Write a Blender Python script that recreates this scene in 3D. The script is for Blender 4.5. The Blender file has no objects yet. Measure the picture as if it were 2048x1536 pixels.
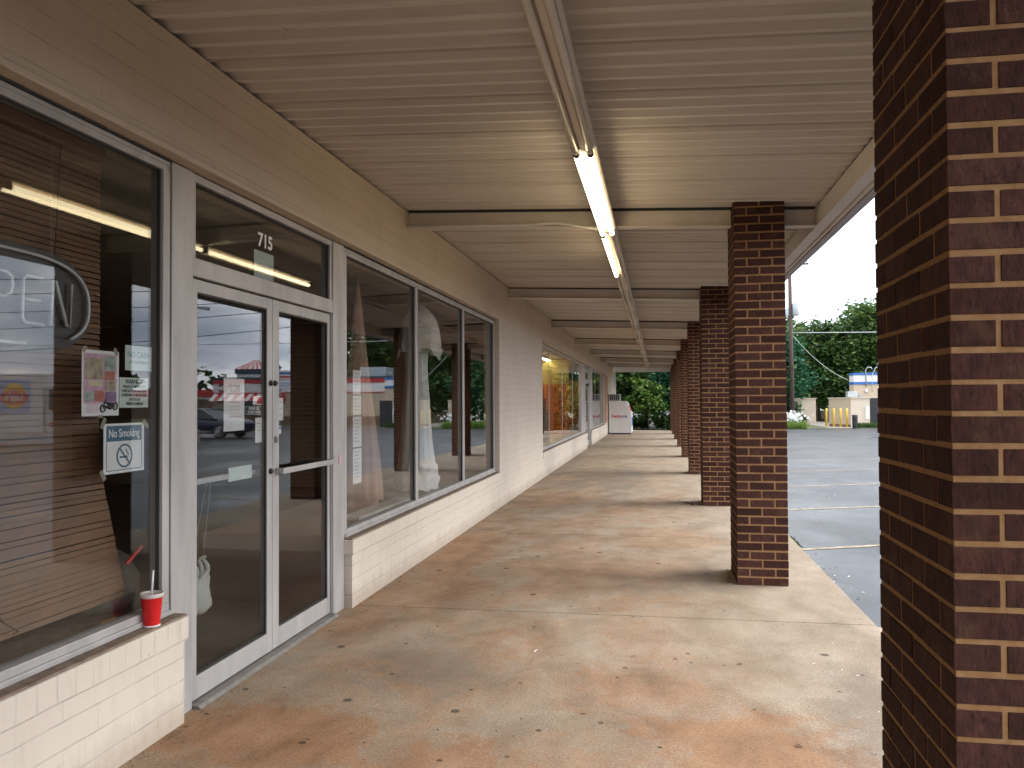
import bpy, math, random
from mathutils import Vector, Matrix, Euler
R = math.radians
sc = bpy.context.scene
col = sc.collection
random.seed(7)

# ------------------------------------------------------------------ helpers
def link(o):
    col.objects.link(o); return o

def tag(o, label=None, cat=None, group=None, kind=None):
    if label: o['label'] = label
    if cat: o['category'] = cat
    if group: o['group'] = group
    if kind: o['kind'] = kind
    return o

def empty(name, loc, label, cat, group=None, rz=0.0):
    o = bpy.data.objects.new(name, None)
    o.empty_display_size = 0.2
    o.location = loc; o.rotation_euler = (0, 0, rz)
    link(o)
    return tag(o, label, cat, group)

def copy_tree(o, parent=None):
    c = o.copy(); link(c)
    if parent: c.parent = parent
    for ch in list(o.children):
        copy_tree(ch, c)
    return c

class MB:
    """collects faces, then links them as ONE mesh object"""
    def __init__(s):
        s.v, s.f, s.m = [], [], []
    def face(s, pts, mi=0):
        b = len(s.v); s.v += [tuple(p) for p in pts]
        s.f.append(tuple(range(b, b + len(pts)))); s.m.append(mi)
    def box(s, x0, x1, y0, y1, z0, z1, mi=0, M=None):
        if x1 < x0: x0, x1 = x1, x0
        if y1 < y0: y0, y1 = y1, y0
        if z1 < z0: z0, z1 = z1, z0
        b = len(s.v)
        p = [(x0,y0,z0),(x1,y0,z0),(x1,y1,z0),(x0,y1,z0),(x0,y0,z1),(x1,y0,z1),(x1,y1,z1),(x0,y1,z1)]
        if M is not None: p = [tuple(M @ Vector(q)) for q in p]
        s.v += p
        for q in ((0,3,2,1),(4,5,6,7),(0,1,5,4),(1,2,6,5),(2,3,7,6),(3,0,4,7)):
            s.f.append(tuple(b+i for i in q)); s.m.append(mi)
        return s
    def prism(s, poly, axis, a, b_, mi=0, M=None):
        """poly: 2D points; axis 0/1/2: extruded along it from a to b_"""
        def P(u, w, t):
            q = {0:(t,u,w), 1:(u,t,w), 2:(u,w,t)}[axis]
            return tuple(M @ Vector(q)) if M is not None else q
        n = len(poly); b = len(s.v)
        s.v += [P(u,w,a) for u,w in poly] + [P(u,w,b_) for u,w in poly]
        s.f.append(tuple(range(b, b+n))[::-1]); s.m.append(mi)
        s.f.append(tuple(range(b+n, b+2*n))); s.m.append(mi)
        for i in range(n):
            j = (i+1) % n
            s.f.append((b+i, b+j, b+n+j, b+n+i)); s.m.append(mi)
        return s
    def tube(s, pts, r, n=8, mi=0, cap=True, closed=False):
        pts = [Vector(p) for p in pts]; k = len(pts); b = len(s.v)
        rr = r if isinstance(r, (list, tuple)) else [r]*k
        prev = None
        for i, p in enumerate(pts):
            if closed: d = pts[(i+1) % k] - pts[i-1]
            else: d = pts[min(i+1, k-1)] - pts[max(i-1, 0)]
            if d.length < 1e-9: d = Vector((0,0,1))
            d.normalize()
            if prev is None:
                u = d.orthogonal().normalized()
            else:
                u = (prev - d*prev.dot(d))
                u = u.normalized() if u.length > 1e-6 else d.orthogonal().normalized()
            prev = u; w = d.cross(u)
            for j in range(n):
                a = 2*math.pi*j/n
                s.v.append(tuple(p + (u*math.cos(a) + w*math.sin(a))*rr[i]))
        for i in range(k if closed else k-1):
            i2 = (i+1) % k
            for j in range(n):
                j2 = (j+1) % n
                s.f.append((b+i*n+j, b+i*n+j2, b+i2*n+j2, b+i2*n+j)); s.m.append(mi)
        if cap and not closed:
            s.f.append(tuple(b+j for j in range(n))[::-1]); s.m.append(mi)
            s.f.append(tuple(b+(k-1)*n+j for j in range(n))); s.m.append(mi)
        return s
    def lathe(s, prof, cx=0, cy=0, n=24, mi=0):
        b = len(s.v); k = len(prof)
        for r, z in prof:
            for j in range(n):
                a = 2*math.pi*j/n
                s.v.append((cx + r*math.cos(a), cy + r*math.sin(a), z))
        for i in range(k-1):
            for j in range(n):
                j2 = (j+1) % n
                s.f.append((b+i*n+j, b+i*n+j2, b+(i+1)*n+j2, b+(i+1)*n+j)); s.m.append(mi)
        s.f.append(tuple(b+j for j in range(n))[::-1]); s.m.append(mi)
        s.f.append(tuple(b+(k-1)*n+j for j in range(n))); s.m.append(mi)
        return s
    def build(s, name, mats, parent=None, smooth=False, bevel=0, org=None, local=False):
        if not isinstance(mats, (list, tuple)): mats = [mats]
        if local: o0 = Vector((0,0,0))
        elif parent is not None:
            o0 = Vector(parent.location)
            if parent.parent is not None: o0 = o0 + Vector(parent.parent.location)
        elif org is not None: o0 = Vector(org)
        else:
            xs = [v[0] for v in s.v]; ys = [v[1] for v in s.v]; zs = [v[2] for v in s.v]
            o0 = Vector(((min(xs)+max(xs))/2, (min(ys)+max(ys))/2, min(zs)))
        me = bpy.data.meshes.new(name)
        me.from_pydata([tuple(Vector(v)-o0) for v in s.v], [], s.f)
        for m in mats: me.materials.append(m)
        me.polygons.foreach_set('material_index', s.m)
        if smooth: me.polygons.foreach_set('use_smooth', [True]*len(s.f))
        me.update()
        o = bpy.data.objects.new(name, me); link(o)
        if parent is not None: o.parent = parent
        elif not local: o.location = o0
        if bevel:
            md = o.modifiers.new('bevel', 'BEVEL'); md.width = bevel; md.segments = 2
            md.limit_method = 'ANGLE'; md.angle_limit = R(40); md.harden_normals = False
        return o

def text_mesh(body, size, mat, loc, rot, name, parent, extrude=0.0006, bold=0.0, align='CENTER', sx=1.0, spacing=1.0, line=1.0):
    cu = bpy.data.curves.new('lettering', 'FONT')
    cu.body = body; cu.size = size; cu.extrude = extrude; cu.offset = bold
    cu.align_x = align; cu.align_y = 'CENTER'; cu.space_character = spacing; cu.space_line = line
    tmp = bpy.data.objects.new('lettering', cu); link(tmp)
    bpy.context.view_layer.update()
    dg = bpy.context.evaluated_depsgraph_get()
    me = bpy.data.meshes.new_from_object(tmp.evaluated_get(dg))
    bpy.data.objects.remove(tmp)
    Mt = Matrix.Translation(Vector(loc)) @ Euler(rot).to_matrix().to_4x4() @ Matrix.Diagonal((sx,1,1,1))
    o0 = Vector((0,0,0))
    if parent is not None:
        o0 = Vector(parent.location)
        if parent.parent is not None: o0 = o0 + Vector(parent.parent.location)
    me.transform(Matrix.Translation(-o0) @ Mt)
    me.materials.clear(); me.materials.append(mat)
    o = bpy.data.objects.new(name, me); link(o)
    if parent is not None: o.parent = parent
    return o
FACE_X = (R(90), 0, R(90))     # reads from +X
FACE_MY = (R(90), 0, 0)        # reads from -Y

# ------------------------------------------------------------------ materials
def nd(nt, typ, ins=None, **props):
    n = nt.nodes.new(typ)
    for k, v in props.items(): setattr(n, k, v)
    for k, v in (ins or {}).items():
        if isinstance(v, bpy.types.NodeSocket): nt.links.new(v, n.inputs[k])
        else: n.inputs[k].default_value = v
    return n
def c4(c): return (c[0], c[1], c[2], 1.0)
def newmat(name):
    m = bpy.data.materials.new(name); m.use_nodes = True
    nt = m.node_tree
    return m, nt, nt.nodes['Principled BSDF']
def ramp(nt, fac, stops):
    n = nd(nt, 'ShaderNodeValToRGB', {0: fac})
    cr = n.color_ramp
    while len(cr.elements) > len(stops): cr.elements.remove(cr.elements[-1])
    while len(cr.elements) < len(stops): cr.elements.new(0.5)
    for e, (p, c) in zip(cr.elements, stops):
        e.position = p; e.color = c4(c) if len(c) == 3 else c
    return n.outputs[0]
def mix(nt, fac, a, b, mode='MIX'):
    n = nd(nt, 'ShaderNodeMix', None, data_type='RGBA', blend_type=mode)
    for i, v in ((0, fac), (6, a), (7, b)):
        if isinstance(v, bpy.types.NodeSocket): nt.links.new(v, n.inputs[i])
        else: n.inputs[i].default_value = c4(v) if (i > 0 and len(v) == 3) else v
    return n.outputs[2]
def mth(nt, op, a, b=0.0, c=None, clamp=False):
    n = nd(nt, 'ShaderNodeMath', None, operation=op, use_clamp=clamp)
    for i, v in enumerate((a, b) if c is None else (a, b, c)):
        if isinstance(v, bpy.types.NodeSocket): nt.links.new(v, n.inputs[i])
        else: n.inputs[i].default_value = v
    return n.outputs[0]
def pos(nt): return nd(nt, 'ShaderNodeNewGeometry').outputs['Position']
def scaled(nt, v, s, off=(0,0,0)):
    return nd(nt, 'ShaderNodeMapping', {'Vector': v, 'Scale': s, 'Location': off}).outputs[0]
def noise(nt, v, scale, detail=4, rough=0.55, dist=0.0):
    return nd(nt, 'ShaderNodeTexNoise', {'Vector': v, 'Scale': scale, 'Detail': detail, 'Roughness': rough, 'Distortion': dist}).outputs['Fac']
def bump(nt, b, h, strength=0.3, dist=0.01):
    n = nd(nt, 'ShaderNodeBump', {'Strength': strength, 'Distance': dist, 'Height': h})
    nt.links.new(n.outputs[0], b.inputs['Normal'])
def setb(b, nt, **kw):
    names = {'color':'Base Color','rough':'Roughness','metal':'Metallic','spec':'Specular IOR Level','trans':'Transmission Weight','alpha':'Alpha','ecol':'Emission Color','estr':'Emission Strength'}
    for k, v in kw.items():
        s = b.inputs[names[k]]
        if isinstance(v, bpy.types.NodeSocket): nt.links.new(v, s)
        elif isinstance(v, (tuple, list)): s.default_value = c4(v)
        else: s.default_value = v

def plain(name, c, rough=0.5, metal=0.0, var=0.12, scale=6.0, bumpk=0.0, spec=0.5):
    m, nt, b = newmat(name)
    n = noise(nt, pos(nt), scale, 5)
    lo = tuple(x*(1-var) for x in c); hi = tuple(min(1, x*(1+var)) for x in c)
    setb(b, nt, color=ramp(nt, n, [(0.3, lo), (0.7, hi)]), rough=rough, metal=metal, spec=spec)
    if bumpk: bump(nt, b, noise(nt, pos(nt), scale*12, 3), bumpk, 0.004)
    return m

def emit(name, c, s):
    m, nt, b = newmat(name)
    setb(b, nt, color=c, ecol=c, estr=s, rough=0.4)
    return m

def m_brick():
    m, nt, b = newmat('dark_brick')
    p = pos(nt)
    isl = nd(nt, 'ShaderNodeNewGeometry').outputs['Random Per Island']
    base = ramp(nt, isl, [(0.0, (0.052,0.021,0.016)), (0.35, (0.075,0.030,0.0235)), (0.7, (0.102,0.043,0.034)), (1.0, (0.055,0.024,0.019))])
    n1 = noise(nt, scaled(nt, p, (1,1,0.5)), 55, 4, 0.65)
    c = mix(nt, mth(nt, 'MULTIPLY', ramp(nt, n1, [(0.35,(0,0,0)),(0.62,(1,1,1))]), 0.6), base, (0.025,0.014,0.012))
    n2 = noise(nt, scaled(nt, p, (1,1,0.3)), 120, 2)
    c = mix(nt, ramp(nt, n2, [(0.62,(0,0,0)),(0.72,(0.8,0.8,0.8))]), c, (0.02,0.012,0.011))
    n3 = noise(nt, p, 9, 4)
    c = mix(nt, ramp(nt, n3, [(0.56,(0,0,0)),(0.78,(0.5,0.5,0.5))]), c, (0.15,0.085,0.05))
    setb(b, nt, color=c, rough=0.9, spec=0.12)
    bump(nt, b, mth(nt, 'ADD', mth(nt,'MULTIPLY',noise(nt,p,38,4,0.7),1.3), n2), 0.45, 0.005)
    return m
def m_mortar():
    m, nt, b = newmat('tan_mortar')
    p = pos(nt); n = noise(nt, p, 30, 5); n2 = noise(nt, p, 4, 3)
    c = ramp(nt, n, [(0.3,(0.275,0.150,0.068)),(0.7,(0.39,0.235,0.125))])
    c = mix(nt, mth(nt,'MULTIPLY',n2,0.5), c, (0.30,0.165,0.07))
    setb(b, nt, color=c, rough=0.97, spec=0.08); bump(nt, b, n, 0.6, 0.006)
    return m
def m_wall(name, ca, cb, bw=0.4, bh=0.105, mort=0.006, stain=1.0, joint=0.5, vert=0.25):
    """painted masonry; courses in the YZ plane"""
    m, nt, b = newmat(name)
    p = pos(nt)
    sx = nd(nt, 'ShaderNodeSeparateXYZ', {0: p})
    yz = nd(nt, 'ShaderNodeCombineXYZ', {0: sx.outputs[1], 1: sx.outputs[2], 2: 0.0}).outputs[0]
    wob = noise(nt, p, 3.0, 3)
    yz2 = nd(nt, 'ShaderNodeVectorMath', {0: yz, 1: nd(nt,'ShaderNodeCombineXYZ',{0: mth(nt,'MULTIPLY',wob,0.02), 1: mth(nt,'MULTIPLY',wob,0.016)}).outputs[0]}, operation='ADD').outputs[0]
    bt = nd(nt, 'ShaderNodeTexBrick', {'Vector': yz2, 'Color1': (1,1,1,1), 'Color2': (0.90,0.90,0.90,1), 'Mortar': (0,0,0,1), 'Scale': 1.0, 'Mortar Size': mort, 'Mortar Smooth': 0.5, 'Brick Width': bw, 'Row Height': bh})
    fac = bt.outputs['Fac']
    n1 = noise(nt, p, 1.3, 6, 0.65); n2 = noise(nt, p, 40, 3)
    c = ramp(nt, n1, [(0.3, ca), (0.7, cb)])
    c = mix(nt, 0.35, c, bt.outputs['Color'], 'MULTIPLY') if False else c
    # joints catch grime here and there
    sy_ = nd(nt, 'ShaderNodeSeparateXYZ', {0: yz2}).outputs[1]
    fr_ = mth(nt, 'FRACT', mth(nt, 'DIVIDE', sy_, bh))
    hl = mth(nt, 'LESS_THAN', mth(nt, 'ABSOLUTE', mth(nt, 'SUBTRACT', mth(nt,'FRACT', mth(nt,'ADD',fr_,0.5)), 0.5)), mort*0.55/bh)
    jf = mth(nt, 'MAXIMUM', hl, mth(nt, 'MULTIPLY', fac, vert))
    jm = ramp(nt, noise(nt, scaled(nt, p, (1,1,1.5)), 4, 5, 0.7), [(0.42,(0.15,0.15,0.15)),(0.68,(1,1,1))])
    c = mix(nt, mth(nt,'MULTIPLY', mth(nt,'MULTIPLY', jf, jm), joint), c, tuple(x*0.42 for x in ca))
    # long faint drips, scuffs near the ground, small chips
    dr = ramp(nt, noise(nt, scaled(nt, p, (1,1,0.10)), 16, 5, 0.7), [(0.50,(0,0,0)),(0.75,(1,1,1))])
    c = mix(nt, mth(nt,'MULTIPLY', mth(nt,'MULTIPLY', dr, noise(nt,p,1.7,3)), 0.35*stain), c, (0.30,0.22,0.15))
    low = nd(nt, 'ShaderNodeMapRange', {'Value': mth(nt,'ADD', sx.outputs[2], mth(nt,'MULTIPLY', noise(nt,p,7,6,0.7), -0.22)), 'From Min': 0.06, 'From Max': -0.08, 'To Min': 0.0, 'To Max': 0.4}).outputs[0]
    c = mix(nt, low, c, (0.22,0.14,0.085))
    ch = ramp(nt, noise(nt, scaled(nt, p, (1,1,0.6)), 30, 6, 0.75), [(0.655,(0,0,0)),(0.69,(1,1,1))])
    msk = ramp(nt, noise(nt, p, 2.4, 3), [(0.46,(0,0,0)),(0.60,(1,1,1))])
    c = mix(nt, mth(nt,'MULTIPLY', mth(nt,'MULTIPLY',ch,msk), 0.7*stain), c, (0.10,0.075,0.055))
    setb(b, nt, color=c, rough=0.75, spec=0.2)
    h = mth(nt, 'ADD', mth(nt,'MULTIPLY', fac, -1.0), mth(nt,'MULTIPLY', n2, 0.3))
    bump(nt, b, h, 0.36, 0.005)
    return m
def m_deck():
    m, nt, b = newmat('painted_deck')
    p = pos(nt)
    n1 = noise(nt, scaled(nt, p, (0.35,1.2,1)), 1.6, 6, 0.65)
    c = ramp(nt, n1, [(0.3,(0.585,0.53,0.475)),(0.7,(0.67,0.615,0.56))])
    st = ramp(nt, noise(nt, scaled(nt, p, (0.25,3.0,1)), 2.2, 6, 0.7), [(0.50,(0,0,0)),(0.75,(0.8,0.8,0.8))])
    c = mix(nt, mth(nt,'MULTIPLY',st,0.5), c, (0.34,0.285,0.235))
    rs = ramp(nt, noise(nt, p, 26, 6, 0.8), [(0.60,(0,0,0)),(0.66,(1,1,1))])
    spot = None
    for q, k in (((-1.70,3.67,3.2),0.075),((-1.40,4.85,3.2),0.045),((0.1,5.3,3.2),0.04),((-1.6,6.4,3.2),0.05),((0.6,3.9,3.2),0.04),((-0.2,8.6,3.2),0.06),((0.75,6.1,3.2),0.05)):
        d = nd(nt, 'ShaderNodeVectorMath', {0: p, 1: q}, operation='DISTANCE').outputs['Value']
        s = mth(nt, 'SUBTRACT', 1.0, mth(nt, 'DIVIDE', d, k*1.6), clamp=True)
        spot = s if spot is None else mth(nt, 'MAXIMUM', spot, s)
    c = mix(nt, mth(nt,'MULTIPLY', rs, mth(nt,'MULTIPLY',spot,2.2,clamp=True)), c, (0.10,0.035,0.025))
    ms = ramp(nt, noise(nt, p, 0.9, 2), [(0.52,(0,0,0)),(0.66,(1,1,1))])
    r2 = ramp(nt, noise(nt, p, 14, 6, 0.8), [(0.68,(0,0,0)),(0.73,(1,1,1))])
    c = mix(nt, mth(nt,'MULTIPLY', mth(nt,'MULTIPLY',r2,ms), 0.6), c, (0.17,0.09,0.06))
    setb(b, nt, color=c, rough=0.6, spec=0.2)
    return m
def m_concrete():
    m, nt, b = newmat('stained_concrete')
    p = pos(nt)
    big = noise(nt, scaled(nt, p, (0.85, 0.6, 1)), 1.0, 9, 0.66, 0.5)
    mid = noise(nt, scaled(nt, p, (1.1, 0.7, 1), (3.1,1.7,0)), 2.4, 8, 0.68, 0.3)
    grain = noise(nt, p, 75, 4, 0.75); fine = noise(nt, p, 260, 2, 0.7)
    c = ramp(nt, mid, [(0.28,(0.215,0.168,0.122)),(0.5,(0.305,0.247,0.185)),(0.72,(0.395,0.33,0.26))])
    sx = nd(nt, 'ShaderNodeSeparateXYZ', {0: p})
    n6 = noise(nt, p, 7, 6, 0.7)
    wobble = mth(nt, 'ADD', mth(nt,'MULTIPLY', mth(nt,'SUBTRACT', big, 0.5), 4.2), mth(nt, 'ADD', mth(nt,'MULTIPLY', mth(nt,'SUBTRACT', n6, 0.5), 2.2), mth(nt,'MULTIPLY', mth(nt,'SUBTRACT', grain, 0.5), 0.9)))
    def blob(cx, cy, rx, ry, wob=1.0):
        dx = mth(nt, 'DIVIDE', mth(nt, 'SUBTRACT', sx.outputs[0], cx), rx); dy = mth(nt, 'DIVIDE', mth(nt, 'SUBTRACT', sx.outputs[1], cy), ry)
        d2 = mth(nt, 'SQRT', mth(nt, 'ADD', mth(nt,'MULTIPLY',dx,dx), mth(nt,'MULTIPLY',dy,dy)))
        return nd(nt, 'ShaderNodeMapRange', {'Value': mth(nt,'ADD', d2, mth(nt,'MULTIPLY', wobble, wob)), 'From Min': 1.2, 'From Max': 0.45, 'To Min': 0.0, 'To Max': 1.0}, interpolation_type='SMOOTHSTEP').outputs[0]
    fy = nd(nt, 'ShaderNodeMapRange', {'Value': sx.outputs[1], 'From Min': 20.0, 'From Max': 12.0, 'To Min': 0.05, 'To Max': 1.0}, clamp=True).outputs[0]
    fx = nd(nt, 'ShaderNodeMapRange', {'Value': mth(nt,'ADD', sx.outputs[0], mth(nt,'MULTIPLY',mid,0.9)), 'From Min': 1.25, 'From Max': 0.45, 'To Min': 0.0, 'To Max': 1.0}, clamp=True).outputs[0]
    rust = mth(nt, 'MULTIPLY', mth(nt, 'MULTIPLY', ramp(nt, mth(nt,'ADD',mth(nt,'MULTIPLY',big,0.7),mth(nt,'MULTIPLY',n6,0.3)), [(0.45,(0,0,0)),(0.60,(1,1,1))]), 0.75), mth(nt, 'MULTIPLY', fx, fy))
    for cx, cy, rx, ry, k in ((0.35,3.55,0.5,0.75,0.95),(-0.05,4.4,0.5,0.4,0.7),(-1.75,3.5,0.55,0.5,1.0),(-0.7,3.2,0.7,0.42,0.9),(-0.55,7.4,0.9,0.6,0.6),(0.25,9.2,0.6,0.7,0.55),(-1.9,8.2,0.35,1.6,0.85),(-1.6,12.8,0.6,1.2,0.6),(-1.75,6.4,0.45,0.6,0.7)):
        rust = mth(nt, 'MAXIMUM', rust, mth(nt, 'MULTIPLY', blob(cx, cy, rx, ry), k))
    rcol = ramp(nt, mid, [(0.28,(0.185,0.092,0.046)),(0.5,(0.325,0.175,0.092)),(0.72,(0.42,0.255,0.150))])
    c = mix(nt, mth(nt,'MULTIPLY',rust,0.82), c, rcol)
    wear = mth(nt, 'MAXIMUM', mth(nt,'MULTIPLY', blob(-1.35,4.5,0.5,0.6,0.8), 0.42), mth(nt,'MULTIPLY', blob(1.05,3.9,0.32,0.9,0.8), 0.38))
    wear = mth(nt, 'MAXIMUM', wear, mth(nt,'MULTIPLY', blob(-1.0,16.5,1.0,2.2,0.8), 0.5))
    c = mix(nt, wear, c, (0.155,0.128,0.105))
    dirt = ramp(nt, noise(nt, scaled(nt,p,(0.5,1.6,1),(7,2,0)), 1.7, 8, 0.7), [(0.54,(0,0,0)),(0.72,(0.65,0.65,0.65))])
    c = mix(nt, mth(nt,'MULTIPLY',dirt,0.38), c, (0.15,0.115,0.09))
    # grime along joints is left to the gaps between the slabs; trodden gum and small dark spots here
    for sc_, thr, k in ((2.1, 0.52, 0.12), (5.2, 0.62, 0.15), (11.0, 0.74, 0.11)):
        vt = nd(nt, 'ShaderNodeTexVoronoi', {'Vector': p, 'Scale': sc_, 'Randomness': 1.0})
        rnd = nd(nt, 'ShaderNodeSeparateColor', {0: vt.outputs['Color']}).outputs[0]
        rad = mth(nt, 'MULTIPLY', mth(nt,'SUBTRACT', rnd, thr, clamp=True), k*sc_*0.5)
        gum = mth(nt, 'LESS_THAN', mth(nt,'ADD', vt.outputs['Distance'], mth(nt,'MULTIPLY',mth(nt,'SUBTRACT',grain,0.5),0.05)), rad)
        c = mix(nt, mth(nt,'MULTIPLY',gum,0.75), c, (0.045,0.037,0.03))
    vt2 = nd(nt, 'ShaderNodeTexVoronoi', {'Vector': p, 'Scale': 9.0, 'Randomness': 1.0})
    rnd2 = nd(nt, 'ShaderNodeSeparateColor', {0: vt2.outputs['Color']}).outputs[0]
    sp = mth(nt, 'LESS_THAN', vt2.outputs['Distance'], mth(nt,'MULTIPLY', mth(nt,'SUBTRACT', rnd2, 0.75, clamp=True), 0.30))
    spm = ramp(nt, noise(nt, p, 0.8, 2), [(0.5,(0,0,0)),(0.62,(1,1,1))])
    c = mix(nt, mth(nt,'MULTIPLY', mth(nt,'MULTIPLY', sp, spm), 0.6), c, (0.62,0.56,0.48))
    c = mix(nt, 0.85, c, ramp(nt, grain, [(0.22,(0.32,0.30,0.28)),(0.42,(0.85,0.85,0.85)),(0.55,(1.03,1.03,1.03)),(0.78,(1.6,1.58,1.55))]), 'MULTIPLY')
    c = mix(nt, 0.5, c, ramp(nt, fine, [(0.3,(0.6,0.6,0.6)),(0.7,(1.35,1.35,1.35))]), 'MULTIPLY')
    setb(b, nt, color=c, rough=ramp(nt, mid, [(0.3,(0.75,0.75,0.75)),(0.7,(0.92,0.92,0.92))]), spec=0.15)
    bump(nt, b, grain, 0.3, 0.004)
    return m
def m_asphalt():
    m, nt, b = newmat('worn_asphalt')
    p = pos(nt)
    big = noise(nt, scaled(nt,p,(1,0.6,1)), 0.35, 5, 0.6, 0.4); fine = noise(nt, p, 60, 3, 0.7)
    c = ramp(nt, big, [(0.3,(0.016,0.0175,0.020)),(0.7,(0.036,0.038,0.042))])
    c = mix(nt, 0.6, c, ramp(nt, fine, [(0.3,(0.5,0.5,0.5)),(0.75,(1.5,1.5,1.5))]), 'MULTIPLY')
    md = noise(nt, scaled(nt,p,(0.5,1.3,1),(2,9,0)), 1.3, 9, 0.7, 0.4)
    c = mix(nt, ramp(nt, md, [(0.56,(0,0,0)),(0.70,(0.8,0.8,0.8))]), c, (0.095,0.097,0.10))
    c = mix(nt, ramp(nt, md, [(0.30,(0.85,0.85,0.85)),(0.42,(0,0,0))]), c, (0.010,0.011,0.013))
    ck = nd(nt, 'ShaderNodeTexVoronoi', {'Vector': nd(nt,'ShaderNodeVectorMath',{0: p, 1: nd(nt,'ShaderNodeTexNoise',{'Vector': p,'Scale': 0.9,'Detail': 5.0}).outputs['Color']}, operation='ADD').outputs[0], 'Scale': 0.33}, feature='DISTANCE_TO_EDGE').outputs['Distance']
    c = mix(nt, mth(nt,'MULTIPLY', mth(nt,'LESS_THAN', ck, 0.0045), 0.8), c, (0.008,0.008,0.009))
    pud = ramp(nt, noise(nt, scaled(nt,p,(1,0.5,1),(5,0,0)), 0.5, 4, 0.55), [(0.45,(0.46,0.46,0.46)),(0.68,(0.27,0.27,0.27))])
    setb(b, nt, color=c, rough=pud, spec=0.28)
    bump(nt, b, fine, 0.35, 0.004)
    return m
def m_glass(name, tint=(0.90,0.91,0.905), k=1.0):
    m = bpy.data.materials.new(name); m.use_nodes = True
    nt = m.node_tree; nt.nodes.clear()
    g = nd(nt, 'ShaderNodeNewGeometry')
    dt = nd(nt, 'ShaderNodeVectorMath', {0: g.outputs['Incoming'], 1: g.outputs['Normal']}, operation='DOT_PRODUCT').outputs['Value']
    cth = mth(nt, 'ABSOLUTE', dt)
    s = mth(nt, 'POWER', mth(nt, 'SUBTRACT', 1.0, cth, clamp=True), 5.0)
    F = mth(nt, 'MULTIPLY', mth(nt, 'MULTIPLY_ADD', s, 0.96, 0.045), k, clamp=True)
    tr = nd(nt, 'ShaderNodeBsdfTransparent', {0: c4(tint)})
    gl = nd(nt, 'ShaderNodeBsdfGlossy', {'Color': (0.95,0.97,1,1), 'Roughness': 0.0})
    mx = nd(nt, 'ShaderNodeMixShader', {0: F, 1: tr.outputs[0], 2: gl.outputs[0]})
    out = nd(nt, 'ShaderNodeOutputMaterial', {0: mx.outputs[0]})
    return m
def m_leaf(name, cols, transl=0.35):
    m = bpy.data.materials.new(name); m.use_nodes = True
    nt = m.node_tree; b = nt.nodes['Principled BSDF']
    isl = nd(nt, 'ShaderNodeNewGeometry').outputs['Random Per Island']
    n = noise(nt, pos(nt), 0.9, 3)
    f = mth(nt, 'ADD', mth(nt,'MULTIPLY',isl,0.55), mth(nt,'MULTIPLY',n,0.45))
    c = ramp(nt, f, [(i/(len(cols)-1)*0.7+0.15, q) for i, q in enumerate(cols)])
    setb(b, nt, color=c, rough=0.5, spec=0.3)
    tl = nd(nt, 'ShaderNodeBsdfTranslucent', {0: c})
    mx = nd(nt, 'ShaderNodeMixShader', {0: transl, 1: b.outputs[0], 2: tl.outputs[0]})
    nt.links.new(mx.outputs[0], nt.nodes['Material Output'].inputs[0])
    return m
def m_cloth(name, c, transl=0.3, transp=0.0):
    m = bpy.data.materials.new(name); m.use_nodes = True
    nt = m.node_tree; b = nt.nodes['Principled BSDF']
    n = noise(nt, scaled(nt, pos(nt), (8,8,0.8)), 2.0, 4)
    cc = ramp(nt, n, [(0.3, tuple(x*0.88 for x in c)), (0.7, c)])
    setb(b, nt, color=cc, rough=0.8, spec=0.2)
    tl = nd(nt, 'ShaderNodeBsdfTranslucent', {0: cc})
    mx = nd(nt, 'ShaderNodeMixShader', {0: transl, 1: b.outputs[0], 2: tl.outputs[0]})
    res = mx
    if transp:
        tp = nd(nt, 'ShaderNodeBsdfTransparent')
        res = nd(nt, 'ShaderNodeMixShader', {0: transp, 1: mx.outputs[0], 2: tp.outputs[0]})
    nt.links.new(res.outputs[0], nt.nodes['Material Output'].inputs[0])
    return m
def m_alu():
    m, nt, b = newmat('dull_aluminium')
    p = pos(nt)
    n = noise(nt, scaled(nt,p,(1,1,0.25)), 7, 5)
    c = ramp(nt, n, [(0.3,(0.35,0.34,0.335)),(0.7,(0.48,0.465,0.455))])
    d = ramp(nt, noise(nt, p, 45, 4, 0.7), [(0.70,(0,0,0)),(0.76,(0.7,0.7,0.7))])
    c = mix(nt, d, c, (0.12,0.11,0.10))
    setb(b, nt, color=c, rough=0.5, metal=0.35, spec=0.4)
    return m
def m_sill():
    m, nt, b = newmat('dirty_sill')
    p = pos(nt)
    n = noise(nt, p, 14, 5, 0.65)
    c = ramp(nt, n, [(0.3,(0.13,0.09,0.065)),(0.6,(0.24,0.175,0.13)),(0.8,(0.33,0.26,0.20))])
    setb(b, nt, color=c, rough=0.85); bump(nt, b, n, 0.5, 0.006)
    return m

M = {}
M['brick'] = m_brick(); M['mortar'] = m_mortar()
M['wall'] = m_wall('cream_masonry', (0.545,0.485,0.415), (0.61,0.55,0.475))
M['wall_up'] = m_wall('cream_lintel_masonry', (0.54,0.45,0.355), (0.61,0.52,0.42), 0.4, 0.105, 0.0045, 0.5, 0.7, 0.12)
M['rowlock'] = m_wall('cream_rowlock', (0.56,0.495,0.425), (0.62,0.56,0.485), 0.1, 0.2, 0.005, 1.3, 0.5, 0.8)
M['deck'] = m_deck(); M['concrete'] = m_concrete(); M['asphalt'] = m_asphalt()
M['glass'] = m_glass('window_glass', k=0.85); M['alu'] = m_alu(); M['sill'] = m_sill()
M['beam'] = plain('beam_paint', (0.645,0.585,0.52), 0.5, 0, 0.10, 3)
M['fascia'] = plain('fascia_paint', (0.66,0.62,0.575), 0.45, 0, 0.08, 2)
M['gutter'] = plain('gutter_paint', (0.34,0.32,0.34), 0.45, 0, 0.10, 3)
M['lamp_body'] = plain('lamp_body_paint', (0.60,0.52,0.44), 0.45, 0, 0.08, 5)
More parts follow.
